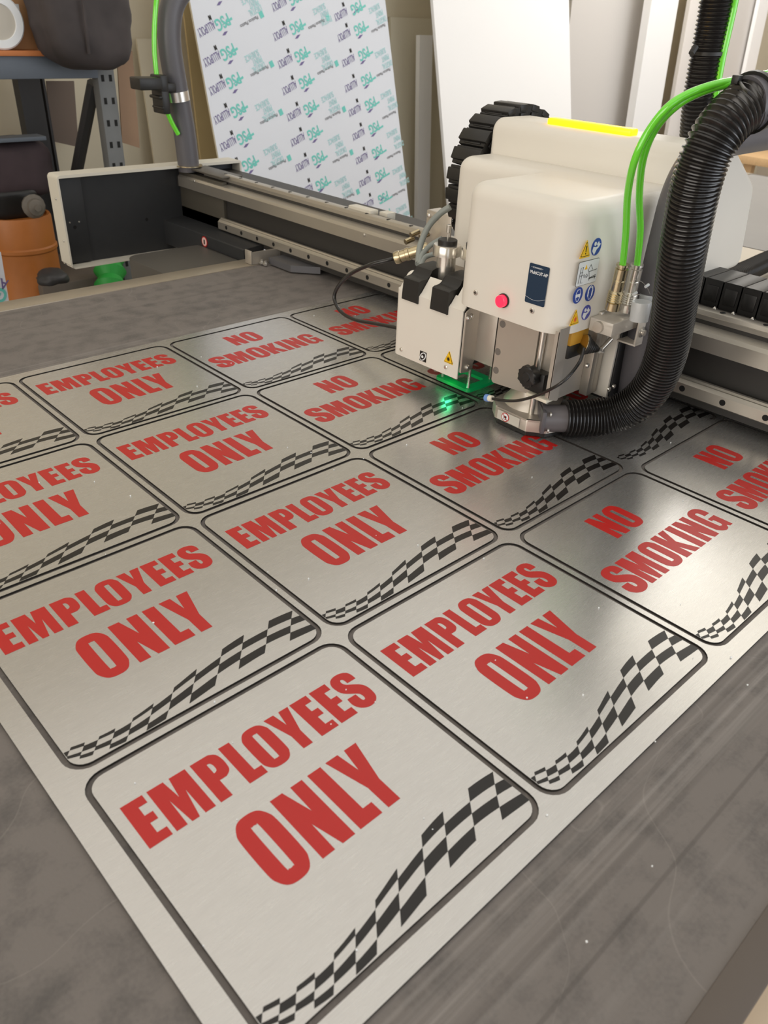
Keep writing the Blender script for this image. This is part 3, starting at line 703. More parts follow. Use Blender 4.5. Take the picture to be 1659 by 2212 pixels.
def face_sticker(c, r, kind):
    s = rface(circle(c[0], c[1], r), BLUE, hd, 'blue_eye_protection_sticker' if kind == 0 else 'blue_ear_protection_sticker')
    ln = lambda pts, rr=.0004: (lambda b: (tube(b, [Vector((c[0] + u * r, RY - .0006, c[1] + v * r)) for u, v in pts], rr, 6), part('white_outline', b, WINK, s)))(bmesh.new())
    ln([(-.42, .35), (-.2, .68), (.25, .68), (.45, .35), (.4, -.3), (.15, -.75), (-.15, -.75), (-.4, -.3), (-.42, .35)])
    if kind == 0: rface([(c[0] - .52 * r, c[1] + .15 * r), (c[0] + .52 * r, c[1] + .15 * r), (c[0] + .48 * r, c[1] - .2 * r), (c[0] + .12 * r, c[1] - .25 * r), (c[0], c[1] - .1 * r), (c[0] - .12 * r, c[1] - .25 * r), (c[0] - .48 * r, c[1] - .2 * r)], WINK, s, 'goggles', 1)
    else:
        for sg in (-1, 1): rface(roundpoly([(c[0] + sg * .42 * r - .0014, c[1] - .35 * r), (c[0] + sg * .42 * r + .0014, c[1] - .35 * r), (c[0] + sg * .42 * r + .0014, c[1] + .25 * r), (c[0] + sg * .42 * r - .0014, c[1] + .25 * r)], .0008, 3), WINK, s, 'ear_muff', 1)
        ln([(-.5, .2), (-.35, .75), (0, .9), (.35, .75), (.5, .2)], .0007)
face_sticker(rf(1248, 638), .0128, 0); face_sticker(rf(1274, 633), .0128, 1)
q = [rf(*p_) for p_ in ((1250, 568), (1294, 556), (1287, 609), (1243, 619))]
qx0, qx1, qz0, qz1 = (q[0][0] + q[3][0]) / 2, (q[1][0] + q[2][0]) / 2, (q[2][1] + q[3][1]) / 2, (q[0][1] + q[1][1]) / 2
s2 = rface(roundpoly([(qx0, qz0), (qx1, qz0), (qx1, qz1), (qx0, qz1)], .003, 4), BLK, hd, 'handling_diagram_sticker')
rface(roundpoly([(qx0 + .0006, qz0 + .0006), (qx1 - .0006, qz0 + .0006), (qx1 - .0006, qz1 - .0006), (qx0 + .0006, qz1 - .0006)], .0026, 4), WINK, s2, 'diagram_field', 1)
w_, h_ = qx1 - qx0, qz1 - qz0
def dl(pts, rr=.00032):
    b = bmesh.new(); tube(b, [Vector((qx0 + u * w_, RY - .0010, qz0 + v * h_)) for u, v in pts], rr, 5); part('diagram_line', b, BLK, s2)
dl([(.10, .12), (.13, .75), (.24, .77), (.20, .12), (.30, .12)]); dl([(.13, .55), (.25, .56)]); dl([(.14, .42), (.36, .44)])
dl([(.33, .34), (.45, .34), (.45, .29), (.53, .37), (.45, .45), (.45, .40), (.33, .40), (.33, .34)])
dl([(.93, .55), (.55, .52), (.62, .25), (.92, .32)], .0004); dl([(.55, .52), (.5, .60), (.60, .80), (.72, .58)]); dl([(.60, .22), (.93, .25)], .0007); dl([(.62, .22), (.61, .14)]); dl([(.90, .24), (.89, .16)])
rface(tri((qx0 + .38 * w_, qz0 + .73 * h_), .0040), YEL, s2, 'small_triangle', 2)
c3 = rf(1242, 687)
s3 = rface(roundpoly(tri(c3, .0145), .001, 3), YEL, hd, 'laser_triangle_sticker')
rface(roundpoly(tri(c3, .0120), .001, 3), BLK, s3, 'triangle_outline', 1); rface(roundpoly(tri(c3, .0108), .001, 3), YEL, s3, 'triangle_field', 2)
star = []
for k in range(24):
    a = 2 * PI * k / 24; rr = .0052 if k % 2 == 0 else .0018; star.append((c3[0] + rr * math.cos(a), c3[1] - .002 + rr * math.sin(a)))
rface(star, mat('laser_star_ink', lin(225, 90, 40), .4), s3, 'laser_star', 3)

# ---- camera / tool unit, left of the spindle
b = bmesh.new(); UX = .28
ufold = .172
# front sheet with two lever notches: outline in (y, z)
uy0, uy1 = .048, .222
front = roundpoly([(uy0, .0455), (uy1, .0435), (uy1, ufold), (uy0, ufold)], [0, .012, 0, 0])
fp_o = roundpoly([(UX, uy0), (UX, uy1), (UX + .10, uy1)], [0, .016, 0], 8); fp_i = roundpoly([(UX + .0025, uy0), (UX + .0025, uy1 - .0025), (UX + .10, uy1 - .0025)], [0, .0135, 0], 8)
prism(b, fp_o + fp_i[::-1], 'z', .0445, ufold)
def slope(ya, yb, t0, t1, t2=None):
    t2 = t1 if t2 is None else t2
    g = bmesh.new(); P0 = lambda y_, t: (UX + .0005 + .030 * t + max(0, (y_ - .206)) ** 2 / .016 * .9, y_, ufold - .0005 + .038 * t)
    vs = [g.verts.new(P0(ya, t0)), g.verts.new(P0(yb, t0)), g.verts.new(P0(yb, t2)), g.verts.new(P0(ya, t1))]
    g.faces.new(vs); ex = bmesh.ops.extrude_face_region(g, geom=g.faces[:]); bmesh.ops.translate(g, verts=[e for e in ex['geom'] if isinstance(e, bmesh.types.BMVert)], vec=(.0022, 0, -.0015)); merge(b, g)
slope(uy0, .206, 0, .12)
yy_ = .202; th_ = lambda y: .12 + .80 * math.sqrt(max(0, 1 - ((y - .196) / (uy1 - .196)) ** 2))
for k in range(8):
    ya, yb = .202 + (uy1 - .202) * k / 8, .202 + (uy1 - .202) * (k + 1) / 8; slope(ya, yb, 0, th_(ya), th_(yb))
slope(.127, .157, .12, .85); slope(uy0, .077, .12, .85); slope(.077, .082, .12, .5)
uc = part('camera_unit_cover', b, WHITE, hd)
for (px, py) in ((867, 755), (963, 793)):
    p = atX(px, py, UX); b = bmesh.new(); lathe(b, p, (-1, 0, 0), [(0, .0042), (.0012, .0040), (.0018, .003)], 16); part('cover_screw', b, STEEL, uc)
# eye emblem, black square with white ellipse
p = atX(914, 770, UX); e_ = .0108
em = onface([(p.y - e_ * .8, p.z - e_ * .9), (p.y + e_ * .8, p.z - e_ * .9), (p.y + e_ * .8, p.z + e_ * .9), (p.y - e_ * .8, p.z + e_ * .9)], BLK, hd, 'eye_emblem', UX)
def ell(cy, cz, a, b2, rot, n=24):
    return [(cy + a * math.cos(t) * math.cos(rot) - b2 * math.sin(t) * math.sin(rot), cz + a * math.cos(t) * math.sin(rot) + b2 * math.sin(t) * math.cos(rot)) for t in [2 * PI * k / n for k in range(n)]]
onface(ell(p.y, p.z, .0098, .0066, 2.25), WINK, em, 'emblem_ring', UX - .0006); onface(ell(p.y, p.z, .0080, .0046, 2.25), BLK, em, 'emblem_ring_inner', UX - .0012); onface(circle(p.y, p.z, .0026, 16), WINK, em, 'emblem_pupil', UX - .0018)
p = atX(970, 773, UX); t3 = lambda r: [(p.y, p.z + r), (p.y - r * .85, p.z - r * .75), (p.y + r * .85, p.z - r * .75)]
ls = onface(roundpoly(t3(.0140), .001, 3), YEL, hd, 'laser_triangle_sticker', UX)
onface(roundpoly(t3(.0125), .001, 3), BLK, ls, 'triangle_outline', UX - .0005); onface(roundpoly(t3(.0113), .001, 3), YEL, ls, 'triangle_field', UX - .0010)
onface([(p.y + (.0050 if k % 2 == 0 else .0018) * math.cos(2 * PI * k / 24), p.z - .002 + (.0050 if k % 2 == 0 else .0018) * math.sin(2 * PI * k / 24)) for k in range(24)], BLK, ls, 'laser_star', UX - .0015)
# two black clamp levers that stick out through the notches
def lever(yc0, yc1):
    b = bmesh.new()
    pr_ = [(UX - .004, .158), (UX - .001, .197), (UX + .004, .199), (UX + .018, .199), (UX + .026, .204), (UX + .032, .213), (UX + .040, .2155), (UX + .075, .2165), (UX + .075, .165), (UX + .01, .158)]
    prism(b, pr_, 'y', yc0, yc1, .0008, .0008, 1)
    return part('clamp_lever', b, BPLAST, hd)
lever(.158, .200); lever(.083, .126)
# collet housings with black cap and thumb screw
def collet(x_, y_, z_, k=1.0):
    b = bmesh.new(); lathe(b, (x_, y_, .17), (0, 0, 1), [(0, .0175 * k), (z_ - .1935, .0175 * k), (z_ - .192, .0255 * k), (z_ - .176, .0255 * k), (z_ - .173, .0240 * k)], 36); c_ = part('collet_housing', b, STEEL, hd)
    b = bmesh.new(); lathe(b, (x_, y_, z_ - .003), (0, 0, 1), [(0, .0175 * k), (.008, .0175 * k), (.009, .0165 * k)], 32); part('black_cap', b, BPLAST, c_)
    b = bmesh.new(); lathe(b, (x_, y_, z_ + .005), (0, 0, 1), [(0, .0024), (.012, .0024), (.013, .0044), (.026, .0044), (.027, .0036)], 14); part('thumb_screw', b, STEEL, c_)
q = atX(967, 524, .345); collet(q.x, q.y, q.z, 1.02)
collet(q.x + .012, q.y - .058, q.z + .004, 1.02)
b = bmesh.new(); box(b, UX + .012, UX + .16, .055, .215, .060, .170); part('unit_body', b, mat('unit_body_grey', lin(70, 68, 66), .5), hd)
# satin bent plate right of the unit
b = bmesh.new(); box(b, .283, .318, .0445, .0470, .058, .170, .0005); box(b, .318, .3205, .000, .047, .075, .185, .0005)
prism(b, [(.318, .075), (.318, .19), (.283, .172), (.283, .058), (.305, .055)], 'y', .042, .0445); part('bent_plate', b, SATIN, hd)
for (px, py) in ((1011, 687), (1018, 683), (1009, 793)):
    b = bmesh.new(); p = atY(px, py, .042); lathe(b, p, (0, -1, 0), [(0, .0050), (.003, .0046), (.0042, .003)], 14); part('plate_screw', b, STEEL, hd)
# green lit pressure plate on three threaded rods
b = bmesh.new()
gp = roundpoly([(.308, .040), (.392, .040), (.392, .128), (.308, .128)], .008, 4)
gi = roundpoly([(.326, .058), (.374, .058), (.374, .110), (.326, .110)], .006, 4)
merge(b, polyfill([gp, gi], .003, .0150)); part('green_pressure_plate', b, GREENP, hd)
for (x_, y_) in ((.318, .050), (.320, .118), (.384, .052)):
    b = bmesh.new(); n_ = 40; lathe(b, (x_, y_, .018), (0, 0, 1), [(.05 * k / n_, .0026 if k % 2 else .0034) for k in range(n_ + 1)], 12); part('threaded_rod', b, STEEL, hd)
l_ = bpy.data.lights.new('green_plate_glow', 'POINT'); l_.energy = .02; l_.color = (.05, 1, .35); l_.shadow_soft_size = .01
lo = bpy.data.objects.new('green_plate_glow', l_); C.objects.link(lo); lo.location = (.30, .085, .03)

# ---- spindle: front plate, side plates, column, knob, foot
b = bmesh.new(); prism(b, roundpoly([(-.028, .064), (-.113, .070), (-.113, .20), (-.028, .20)], [.006, .002, 0, 0]), 'x', .285, .289)
fp = part('front_plate', b, SATIN, hd)
HG = mat('hole_grey', lin(110, 104, 98), .6)
for (py_, pz_) in ((-.0375, .1725), (-.0345, .1225), (-.0355, .0885)):
    b = bmesh.new(); lathe(b, (.2846, py_, pz_), (1, 0, 0), [(0, .0062), (.0006, .0062)], 20); part('plate_hole', b, HG, fp)
b = bmesh.new(); box(b, .292, .30, -.155, -.110, .075, .20); part('back_plate', b, SATIN, hd)
for pz_ in (.1700, .1530):
    b = bmesh.new(); lathe(b, (.2915, -.150, pz_), (1, 0, 0), [(0, .0085), (.0006, .0085)], 20); part('plate_hole', b, HOLE, hd)
b = bmesh.new(); prism(b, roundpoly([(.262, .085), (.288, .077), (.288, .205), (.262, .205)], [.003, .003, 0, 0]), 'y', -.1685, -.1665); box(b, .262, .2645, -.168, -.160, .088, .20); part('side_plate', b, SATIN, hd)
b = bmesh.new(); cyl(b, (.287, -.121, .030), (.287, -.121, .195), .0050, 20); part('guide_rod', b, STEEL, hd)
b = bmesh.new(); box(b, .273, .303, -.146, -.108, .082, .118, .002); kb = part('clamp_block', b, BPLAST, hd)
b = bmesh.new(); kn = []
p = atX(1143, 812, .262)
for k in range(48):
    a = 2 * PI * k / 48; rr = .0172 + .0017 * math.cos(7 * a); kn.append((p.y + rr * math.cos(a), p.z + rr * math.sin(a)))
prism(b, kn, 'x', .254, .268, 0, .003, 2); lathe(b, (.254, p.y, p.z), (-1, 0, 0), [(0, .008), (.0015, .007)], 20); cyl(b, (.268, p.y, p.z), (.275, p.y, p.z), .006); part('star_knob', b, BPLAST, kb)
b = bmesh.new(); box(b, .268, .290, -.160, -.118, .074, .080, .001); part('cream_clip', b, CREAMP, kb)
b = bmesh.new(); lathe(b, (.335, -.092, .030), (0, 0, 1), [(0, .058), (.006, .056), (.028, .040), (.05, .034), (.18, .034)], 48); part('spindle_nose', b, SATIN, hd)
# dust foot: octagonal housing
fo = roundpoly([(.264, -.062), (.285, -.038), (.375, -.030), (.405, -.060), (.405, -.118), (.372, -.128), (.318, -.172), (.283, -.160), (.262, -.132)], .004, 3)
b = bmesh.new(); prism(b, fo, 'z', .014, .036, .004, 0, 2); foot = part('dust_foot', b, SATIN, hd)
b = bmesh.new(); cx_, cy_ = .332, -.098
prism(b, [(cx_ + (u - cx_) * .93, cy_ + (v - cy_) * .93) for u, v in fo], 'z', .0045, .014); part('brush_skirt', b, BPLAST, foot)
# sticker on the foot front
a0 = Vector((.2625, -.064, 0)); a1 = Vector((.2615, -.126, 0))
b = bmesh.new(); box(b, .2600, .2618, -.118, -.070, .0165, .0330); part('foot_label', b, mat('grey_label', lin(196, 192, 182), .4), foot)
p = Vector((.2598, -.088, .0250)); b = bmesh.new(); lathe(b, p, (-1, 0, 0), [(0, .0082), (.0005, .0082)], 28); fs = part('no_hands_sticker', b, RED, foot)
b = bmesh.new(); lathe(b, p + Vector((-.0005, 0, 0)), (-1, 0, 0), [(0, .0068), (.0003, .0068)], 28); part('sticker_face', b, WINK, fs)
b = bmesh.new(); box(b, p.x - .0012, p.x - .0009, p.y - .003, p.y + .003, p.z - .0015, p.z + .0025); box(b, p.x - .0012, p.x - .0009, p.y - .004, p.y + .004, p.z - .0042, p.z - .0034); part('hand_symbol', b, BLK, fs)
b = bmesh.new(); cyl(b, p + Vector((-.0014, .0045, .0045)), p + Vector((-.0014, -.0045, -.0045)), .0006, 6); part('strike_bar', b, RED, fs)
# port for the hose
PD = Vector((.735, -.678, .02)).normalized(); PB = atZ(1168, 903, .0355)
b = bmesh.new(); prt_m = frame(PB, PD.cross(Vector((0, 0, 1))).normalized(), Vector((0, 0, 1)))
g = bmesh.new(); box(g, -.026, .026, -.018, .022, -.0035, .0035, .0015); g.transform(prt_m); merge(b, g)
pt = part('hose_port', b, PIPE, hd)
b = bmesh.new(); lathe(b, PB, PD, [(0, .026), (.008, .0235), (.034, .0235), (.06, .0245)], 32); part('port_neck', b, mat('graphite_plastic', lin(98, 94, 96), .35), pt)
for sx_ in (-1, 1):
    for sz_ in (-1, 1):
        q_ = prt_m @ Vector((sx_ * .021, sz_ * .0150 + .002, -.0030)); q2 = PB + (q_ - PB)
        b = bmesh.new(); lathe(b, q2 + PD * .006, PD, [(0, .0042), (.003, .0038), (.0036, .002)], 12); part('port_screw', b, STEEL, pt)
# right side: rail block, white rail, black backing
b = bmesh.new(); box(b, .300, .420, -.160, -.150, .075, .205); part('side_backing', b, SATIN, hd)
b = bmesh.new(); box(b, .362, .376, -.176, -.160, .068, .215, .001); box(b, .380, .398, -.172, -.160, .066, .215, .001); part('vertical_rail', b, RAILM, hd)
b = bmesh.new(); box(b, .404, .410, -.190, -.160, .058, .215, .001); part('white_strip', b, WHITE, hd)
b = bmesh.new(); box(b, .412, .450, -.192, -.150, .050, .215, .002); part('black_backing', b, DGREY, hd)
for (px, py) in ((1268, 789), (1315, 840), (1325, 834)):
    b = bmesh.new(); p = atY(px, py, -.178 if px < 1300 else -.192); lathe(b, p, (0, -1, 0), [(0, .0045), (.003, .004), (.004, .002)], 12); part('rail_screw', b, STEEL, hd)
# orange valve with black base and bellows
b = bmesh.new(); box(b, .300, .348, -.1665, -.130, .168, .1915, .001); v_ = part('orange_valve_body', b, ORB, hd); BV = atY(1260, 744, -.176)
b = bmesh.new(); box(b, .299, .344, -.1660, -.130, .146, .168, .001); part('valve_base', b, BPLAST, v_)
b = bmesh.new(); lathe(b, BV, (.72, -.52, -.30), [(0, .017), (.003, .018), (.005, .0155)] + [(.005 + .0022 * k, (.0150 - .0010 * k) * (1.06 if k % 2 else .96)) for k in range(11)], 24); part('rubber_bellows', b, BPLAST, v_)
b = bmesh.new(); lathe(b, BV, (.72, -.52, -.30), [(-.001, .0165), (.003, .0178), (.004, .016)], 24); part('bellows_ring', b, BRASS, v_)
p = BV + Vector((.72, -.52, -.30)).normalized() * .029
b = bmesh.new(); lathe(b, p, (.72, -.52, -.30), [(0, .005), (.004, .005), (.004, .003), (.010, .003)], 6); cyl(b, p + Vector((.004, -.002, 0)), p + Vector((.030, -.001, .012)), .0042, 14); part('hex_fitting', b, STEEL, v_)
# clear manifold with two couplings
b = bmesh.new(); box(b, .336, .412, -.215, -.172, .190, .2115, .0015); mf = part('clear_manifold', b, CLEAR, hd)
b = bmesh.new(); lathe(b, (.337, -.190, .2005), (-1, 0, 0), [(0, .0095), (.006, .009)], 20); part('manifold_plug', b, SATIN, mf)
b = bmesh.new(); box(b, .400, .470, -.225, -.221, .165, .205, .002); box(b, .400, .470, -.225, -.19, .163, .166, .0005); part('bracket_plate', b, CLEAR, mf)
b = bmesh.new()
for px_ in (.428, .448): lathe(b, (px_, -.2252, .186), (0, -1, 0), [(0, .0028), (.0003, .0028)], 12)
part('bracket_hole', b, HOLE, mf)
b = bmesh.new(); lathe(b, (.412, -.2255, .186), (0, -1, 0), [(0, .009), (.001, .009), (.0015, .005), (.006, .005)], 18); part('bracket_screw', b, STEEL, mf)
def coupling(px, py_top, py_bot, lean):
    top = atY(px, py_top, -.205); bot = atY(px - lean, py_bot, -.200); d = top - bot; L_ = d.length
    b = bmesh.new(); pr_ = [(0, .0115), (.16, .0115), (.17, .0122)]
    for k in range(10): pr_.append((.18 + .022 * k, .0122 if k % 2 else .0108))
    pr_ += [(.42, .0105), (.43, .0095), (.64, .0095), (.65, .0088), (.66, .0085), (.67, .0098), (.90, .0098), (.91, .008), (.955, .008), (.96, .0098), (1.0, .0095)]
    lathe(b, bot, d, [(t * L_, r * 1.03) for t, r in pr_], 24); return part('air_coupling', b, BRASS if px < 1360 else STEEL, hd), top
cp1, top1 = coupling(1346, 570, 668, 24); cp2, top2 = coupling(1377, 570, 672, 24)
# white round caps hanging beside the couplings
for (px, py, yy) in ((1384, 672, -.235), (1400, 655, -.215)):
    p = atY(px, py, yy); b = bmesh.new(); lathe(b, p - Vector((0, 0, .015)), (0, .05, 1), [(0, .0145), (.028, .0155), (.030, .0148)], 28); part('white_cap', b, MILK, hd)
b = bmesh.new(); tube(b, catmull([atY(1352, 648, -.24), atY(1366, 638, -.24), atY(1380, 636, -.24), atY(1386, 640, -.236)], 6), .0005, 6); tube(b, catmull([atY(1372, 604, -.225), atY(1388, 610, -.225), atY(1400, 625, -.225), atY(1406, 640, -.22)], 6), .0005, 6); part('cap_wire', b, STEEL, hd)
for (px, py) in ((1371, 637), (1397, 620)):
    p = atY(px, py, -.232); b = bmesh.new(); cyl(b, p - Vector((.004, 0, -.001)), p + Vector((.004, 0, .003)), .0024, 10); part('wire_crimp', b, MILK, hd)
# thin black tube with blue fitting
q = [atY(1262, 752, -.19), atY(1250, 785, -.195), atY(1215, 825, -.195)] + [atX(px, py, .25) for px, py in ((1165, 852), (1120, 865), (1085, 865), (1062, 861))]
b = bmesh.new(); tube(b, catmull(q, 8), .0026, 12); at_ = part('black_air_tube', b, BRUB, hd)
d = (q[-1] - q[-2]).normalized()
b = bmesh.new(); cyl(b, q[-1] - d * .002, q[-1] + d * .006, .0055, 16); part('white_fitting', b, CREAMP, at_)
b = bmesh.new(); cyl(b, q[-1] + d * .006, q[-1] + d * .013, .0065, 16); part('blue_fitting', b, BLUEC, at_)
# bundle behind the unit: metal bracket, grey cables, connector, looping black cable
p = atX(930, 470, .52)
b = bmesh.new(); box(b, .52, .524, p.y - .060, p.y + .012, p.z - .080, p.z + .014, .001); box(b, .524, .56, p.y - .060, p.y + .012, p.z + .010, p.z + .014); cbk = part('connector_bracket', b, SATIN, hd)
for dy, dz in ((.004, .004), (-.02, .004), (.004, -.035), (-.03, -.045)):
    b = bmesh.new(); lathe(b, (.5198, p.y + dy, p.z + dz), (-1, 0, 0), [(0, .0055), (.004, .005), (.005, .003)], 12); part('bracket_bolt', b, STEEL, cbk)
for i_, pts in enumerate(([(972, 447, .44), (950, 462, .43), (925, 490, .42), (908, 530, .40), (903, 570, .36)], [(955, 515, .42), (930, 530, .41), (912, 550, .38), (905, 572, .355)], [(940, 548, .40), (918, 556, .38), (908, 575, .352)])):
    b = bmesh.new(); tube(b, catmull([atX(px, py, X_) for px, py, X_ in pts], 8), .0062 if i_ == 0 else .0050, 12); part('grey_cable', b, GREYC, hd)
a_, b_2 = atX(853, 558, .40), atX(905, 541, .43); d = (b_2 - a_)
b = bmesh.new(); lathe(b, a_, d, [(0, .008), (.0, .012), (.006, .0135), (.012, .0128), (.013, .0118), (.024, .0118), (.025, .0132), (.032, .0132), (.033, .0115), (d.length + .02, .0115)], 24); cn = part('metal_connector', b, BRASS, hd)
loopp = [a_ + d.normalized() * .004, atX(835, 563, .385), atX(800, 572, .37), atX(760, 590, .36), atX(733, 615, .35), atX(722, 643, .345), atX(735, 672, .34), atX(765, 690, .335), atX(805, 698, .33), atX(848, 706, .325), atX(870, 712, .325)]
b = bmesh.new(); tube(b, catmull(loopp, 8), .0040, 14); part('looping_cable', b, BRUB, cn)
for (px, py, X_) in ((905, 500, .49), (893, 515, .49), (925, 505, .49)):
    b = bmesh.new(); p = atX(px, py, X_); cyl(b, p, p + Vector((-.02, .004, -.006)), .006, 14); part('gland', b, BRASS, hd)

# ================================================================== ENERGY CHAIN
ch = thing('cable_chain', 'flat black cable chain lying on the beam right of the white cutting head', 'cable chain', (.72, .1, .18))
def chain_link(pos, tangent, outward, pinch=0, flare=0):
    g = bmesh.new(); prism(g, roundpoly([(-.0177 + pinch, -.025), (.0177 - pinch, -.025), (.0178 + flare, .022), (-.0178 - flare, .022)], .002, 2), 'y', -.05, .05, .0015, .0015, 1); box(g, -.012, .012, -.052, .052, -.016, .014, .002)
    # local x -> tangent, y -> +X axis, z -> outward
    M = frame(pos, tangent, outward.cross(tangent)); 
    M = Matrix.Identity(4)
    yv = outward.cross(tangent).normalized()
    for i, v in enumerate((tangent, yv, outward)):
        M[0][i], M[1][i], M[2][i] = v
    M.translation = pos; g.transform(M); return g
path = []
yy = -1.0
while yy < .36: path.append((Vector((.725, yy, .199)), Vector((0, 1, 0)), Vector((0, 0, -1)))); yy += .036
for pos, tg, ow in path:
    if pos.y > -.17: continue
    bb = bmesh.new(); cv = abs(ow.z) < .985; merge(bb, chain_link(pos, tg, ow, .003 if cv else 0, .0022 if cv else 0)); lk = part('chain_link', bb, BPLAST, ch)
b = bmesh.new()
for pos, tg, ow in path[:26]:
    if pos.y > -.17: continue
    for dx in (-.05,): lathe(b, (pos.x - .062, pos.y + .018, .176), (0, 0, 1), [(0, .004), (.004, .003), (.006, .001)], 8)
part('chain_screw', b, STEEL, ch)

ch2 = thing('cable_chain', 'black cable chain arching like a wheel behind the left side of the white covers', 'cable chain', (.64, .28, .19))
cxr, czr, Rr = .645, .325, .121
for k in range(-2, 13):
    a = math.radians(-8 + 15.6 * k)
    ow = Vector((-math.cos(a), 0, math.sin(a))); tg = Vector((math.sin(a), 0, math.cos(a)))
    g = bmesh.new()
    prism(g, roundpoly([(-.0125, -.022), (.0125, -.022), (.0178, .019), (-.0178, .019)], .002, 2), 'y', -.034, .034, .0015, .0015, 1)
    box(g, -.0105, .0125, -.036, .036, .012, .0245, .002); box(g, -.0150, -.0105, -.022, .022, .015, .0205, .001)
    for sy in (-.0375, .0345): box(g, -.011, .009, sy, sy + .003, -.016, .010, .001); lathe(g, (0, sy + (0 if sy < 0 else .003), -.003), (0, -1 if sy < 0 else 1, 0), [(0, .006), (.0015, .005)], 12)
    M = Matrix.Identity(4); yv = ow.cross(tg).normalized()
    for i, v in enumerate((tg, yv, ow)): M[0][i], M[1][i], M[2][i] = v
    M.translation = Vector((cxr, .279, czr)) + ow * Rr; g.transform(M); part('chain_link', g, BPLAST, ch2)

# ================================================================== HOSES AND PIPES
def corrugated(pts, r, pitch, amp, name='hose'):
    P = catmull(pts, 14); P, _s = resample(P, .008)
    for _ in range(30): P = [P[0]] + [P[k] * .5 + (P[k - 1] + P[k + 1]) * .25 for k in range(1, len(P) - 1)] + [P[-1]]
    P, st_ = resample(catmull(P, 3), pitch / 5)
    b = bmesh.new()
    prof5 = [1.0, .92, 0.15, 0.0, .35]
    tube(b, P, lambda i, n: r - amp + amp * prof5[i % 5], 28); return b
H = [PB + PD * .040, PB + PD * .065, atZ(1290, 903, .036), atY(1345, 894, -.236)] + [atY(px, py, Y_) for px, py, Y_ in ((1392, 862, -.262), (1425, 810, -.281), (1446, 740, -.293), (1457, 660, -.302), (1472, 560, -.315), (1490, 460, -.32), (1508, 370, -.325), (1535, 300, -.33), (1570, 252, -.335), (1598, 232, -.34), (1616, 225, -.342))]
t = thing('vacuum_hose', 'black corrugated vacuum hose curving from the spindle foot to the upper right', 'hose', H[0])
part('hose_body', corrugated(H, .0325, .0064, .0038), BRUB, t)
b = bmesh.new(); e0 = H[-1]; e1 = atY(1720, 205, -.36); tube(b, [e0 - (e1 - e0).normalized() * .01, e0 + (e1 - e0) * .5, e1], .0325, 32); part('grey_sleeve', b, PIPE, t)
b = bmesh.new(); dd = (H[-1] - H[-2]).normalized()
tube(b, [H[-1] + dd * .003, H[-1] + dd * .010], .0365, 32); part('hose_clamp', b, BPLAST, t)
q = [atY(px, py, .0) for px, py in ((1560, -90), (1549, 0), (1538, 60), (1528, 110), (1517, 165), (1508, 220), (1503, 270), (1500, 330))]
t2 = thing('vacuum_hose', 'black corrugated hose hanging straight down behind the white rear cover', 'hose', q[-1])
part('hose_body', corrugated(q, .0305, .0072, .0036), BRUB, t2)
b = bmesh.new(); k_ = atY(1527, 118, .0); tube(b, [k_, k_ + (q[3] - q[4]).normalized() * .006], .0318, 28); p = atY(1499, 108, -.0); cyl(b, p - Vector((.006, 0, .006)), p + Vector((.004, 0, .005)), .006, 8); part('cable_tie', b, BPLAST, t2)
# hose lying on the far table
q = [atZ(px, py, .05) for px, py in ((1500, 600), (1545, 601), (1580, 598), (1615, 585), (1650, 568), (1700, 548))]
t3_ = thing('vacuum_hose', 'black corrugated hose lying on the table behind the cable chain', 'hose', q[0])
part('hose_body', corrugated(q, .030, .0085, .004), BRUB, t3_)
# smooth grey suction pipe beside the head
q = [atY(px, py, Y_) for px, py, Y_ in ((1374, 866, -.215), (1386, 790, -.215), (1403, 700, -.215), (1426, 600, -.215), (1449, 500, -.215), (1468, 425, -.215), (1492, 368, -.215), (1522, 330, -.215), (1562, 306, -.215), (1659, 289, -.215), (1760, 274, -.215))]
t4 = thing('suction_pipe', 'smooth dark grey pipe bending over beside the white cutting head', 'pipe', q[0])
b = bmesh.new(); tube(b, catmull(q, 10), lambda i, n: .036 - .011 * min(1, i / (n * .78)), 28); part('pipe_body', b, PIPE, t4)
# green air tubes
def gtube(name, pts, r, lab, grp=None):
    b = bmesh.new(); P, _ = resample(catmull(pts, 10), .008); tube(b, P, r, 14)
    o = obj(name, b, GREENT); tag(o, lab, 'air tube', grp); return o
A1 = [top1 - Vector((0, 0, .004))] + [atY(px, py, Y_) for px, py, Y_ in ((1352, 500, -.215), (1356, 420, -.225), (1370, 350, -.24), (1400, 285, -.25), (1450, 225, -.27), (1520, 190, -.29), (1600, 172, -.31), (1700, 152, -.33))]
A2 = [top2 - Vector((0, 0, .004))] + [atY(px, py, Y_) for px, py, Y_ in ((1383, 500, -.215), (1381, 420, -.225), (1390, 340, -.24), (1418, 275, -.252), (1470, 222, -.275), (1540, 190, -.295), (1610, 178, -.315), (1700, 168, -.335))]
gtube('air_tube', A1, .0052, 'bright green air tube entering the left coupling of the pair beside the head')
gtube('air_tube', A2, .0052, 'bright green air tube entering the right coupling of the pair beside the head')
A3 = [atY(px, py, -.03) for px, py in ((1600, -80), (1588, 0), (1575, 60), (1562, 118), (1553, 165), (1545, 210))]
gtube('air_tube', A3, .0065, 'bright green air tube tied along the hose that hangs behind the rear cover')
A4 = [atY(px, py, 1.48) for px, py in ((344, -60), (336, 20), (333, 90), (337, 150), (345, 200), (368, 258), (385, 290))]
gtube('air_tube', A4, .0068, 'green air tube running down the far left grey pole above its clamp')
A5 = [atY(px, py, 1.58) for px, py in ((405, 290), (418, 325), (424, 345), (436, 358))]
gtube('air_tube', A5, .0060, 'short green air tube end beside the foot of the far left pole')
p = atY(1590, 176, -.33)
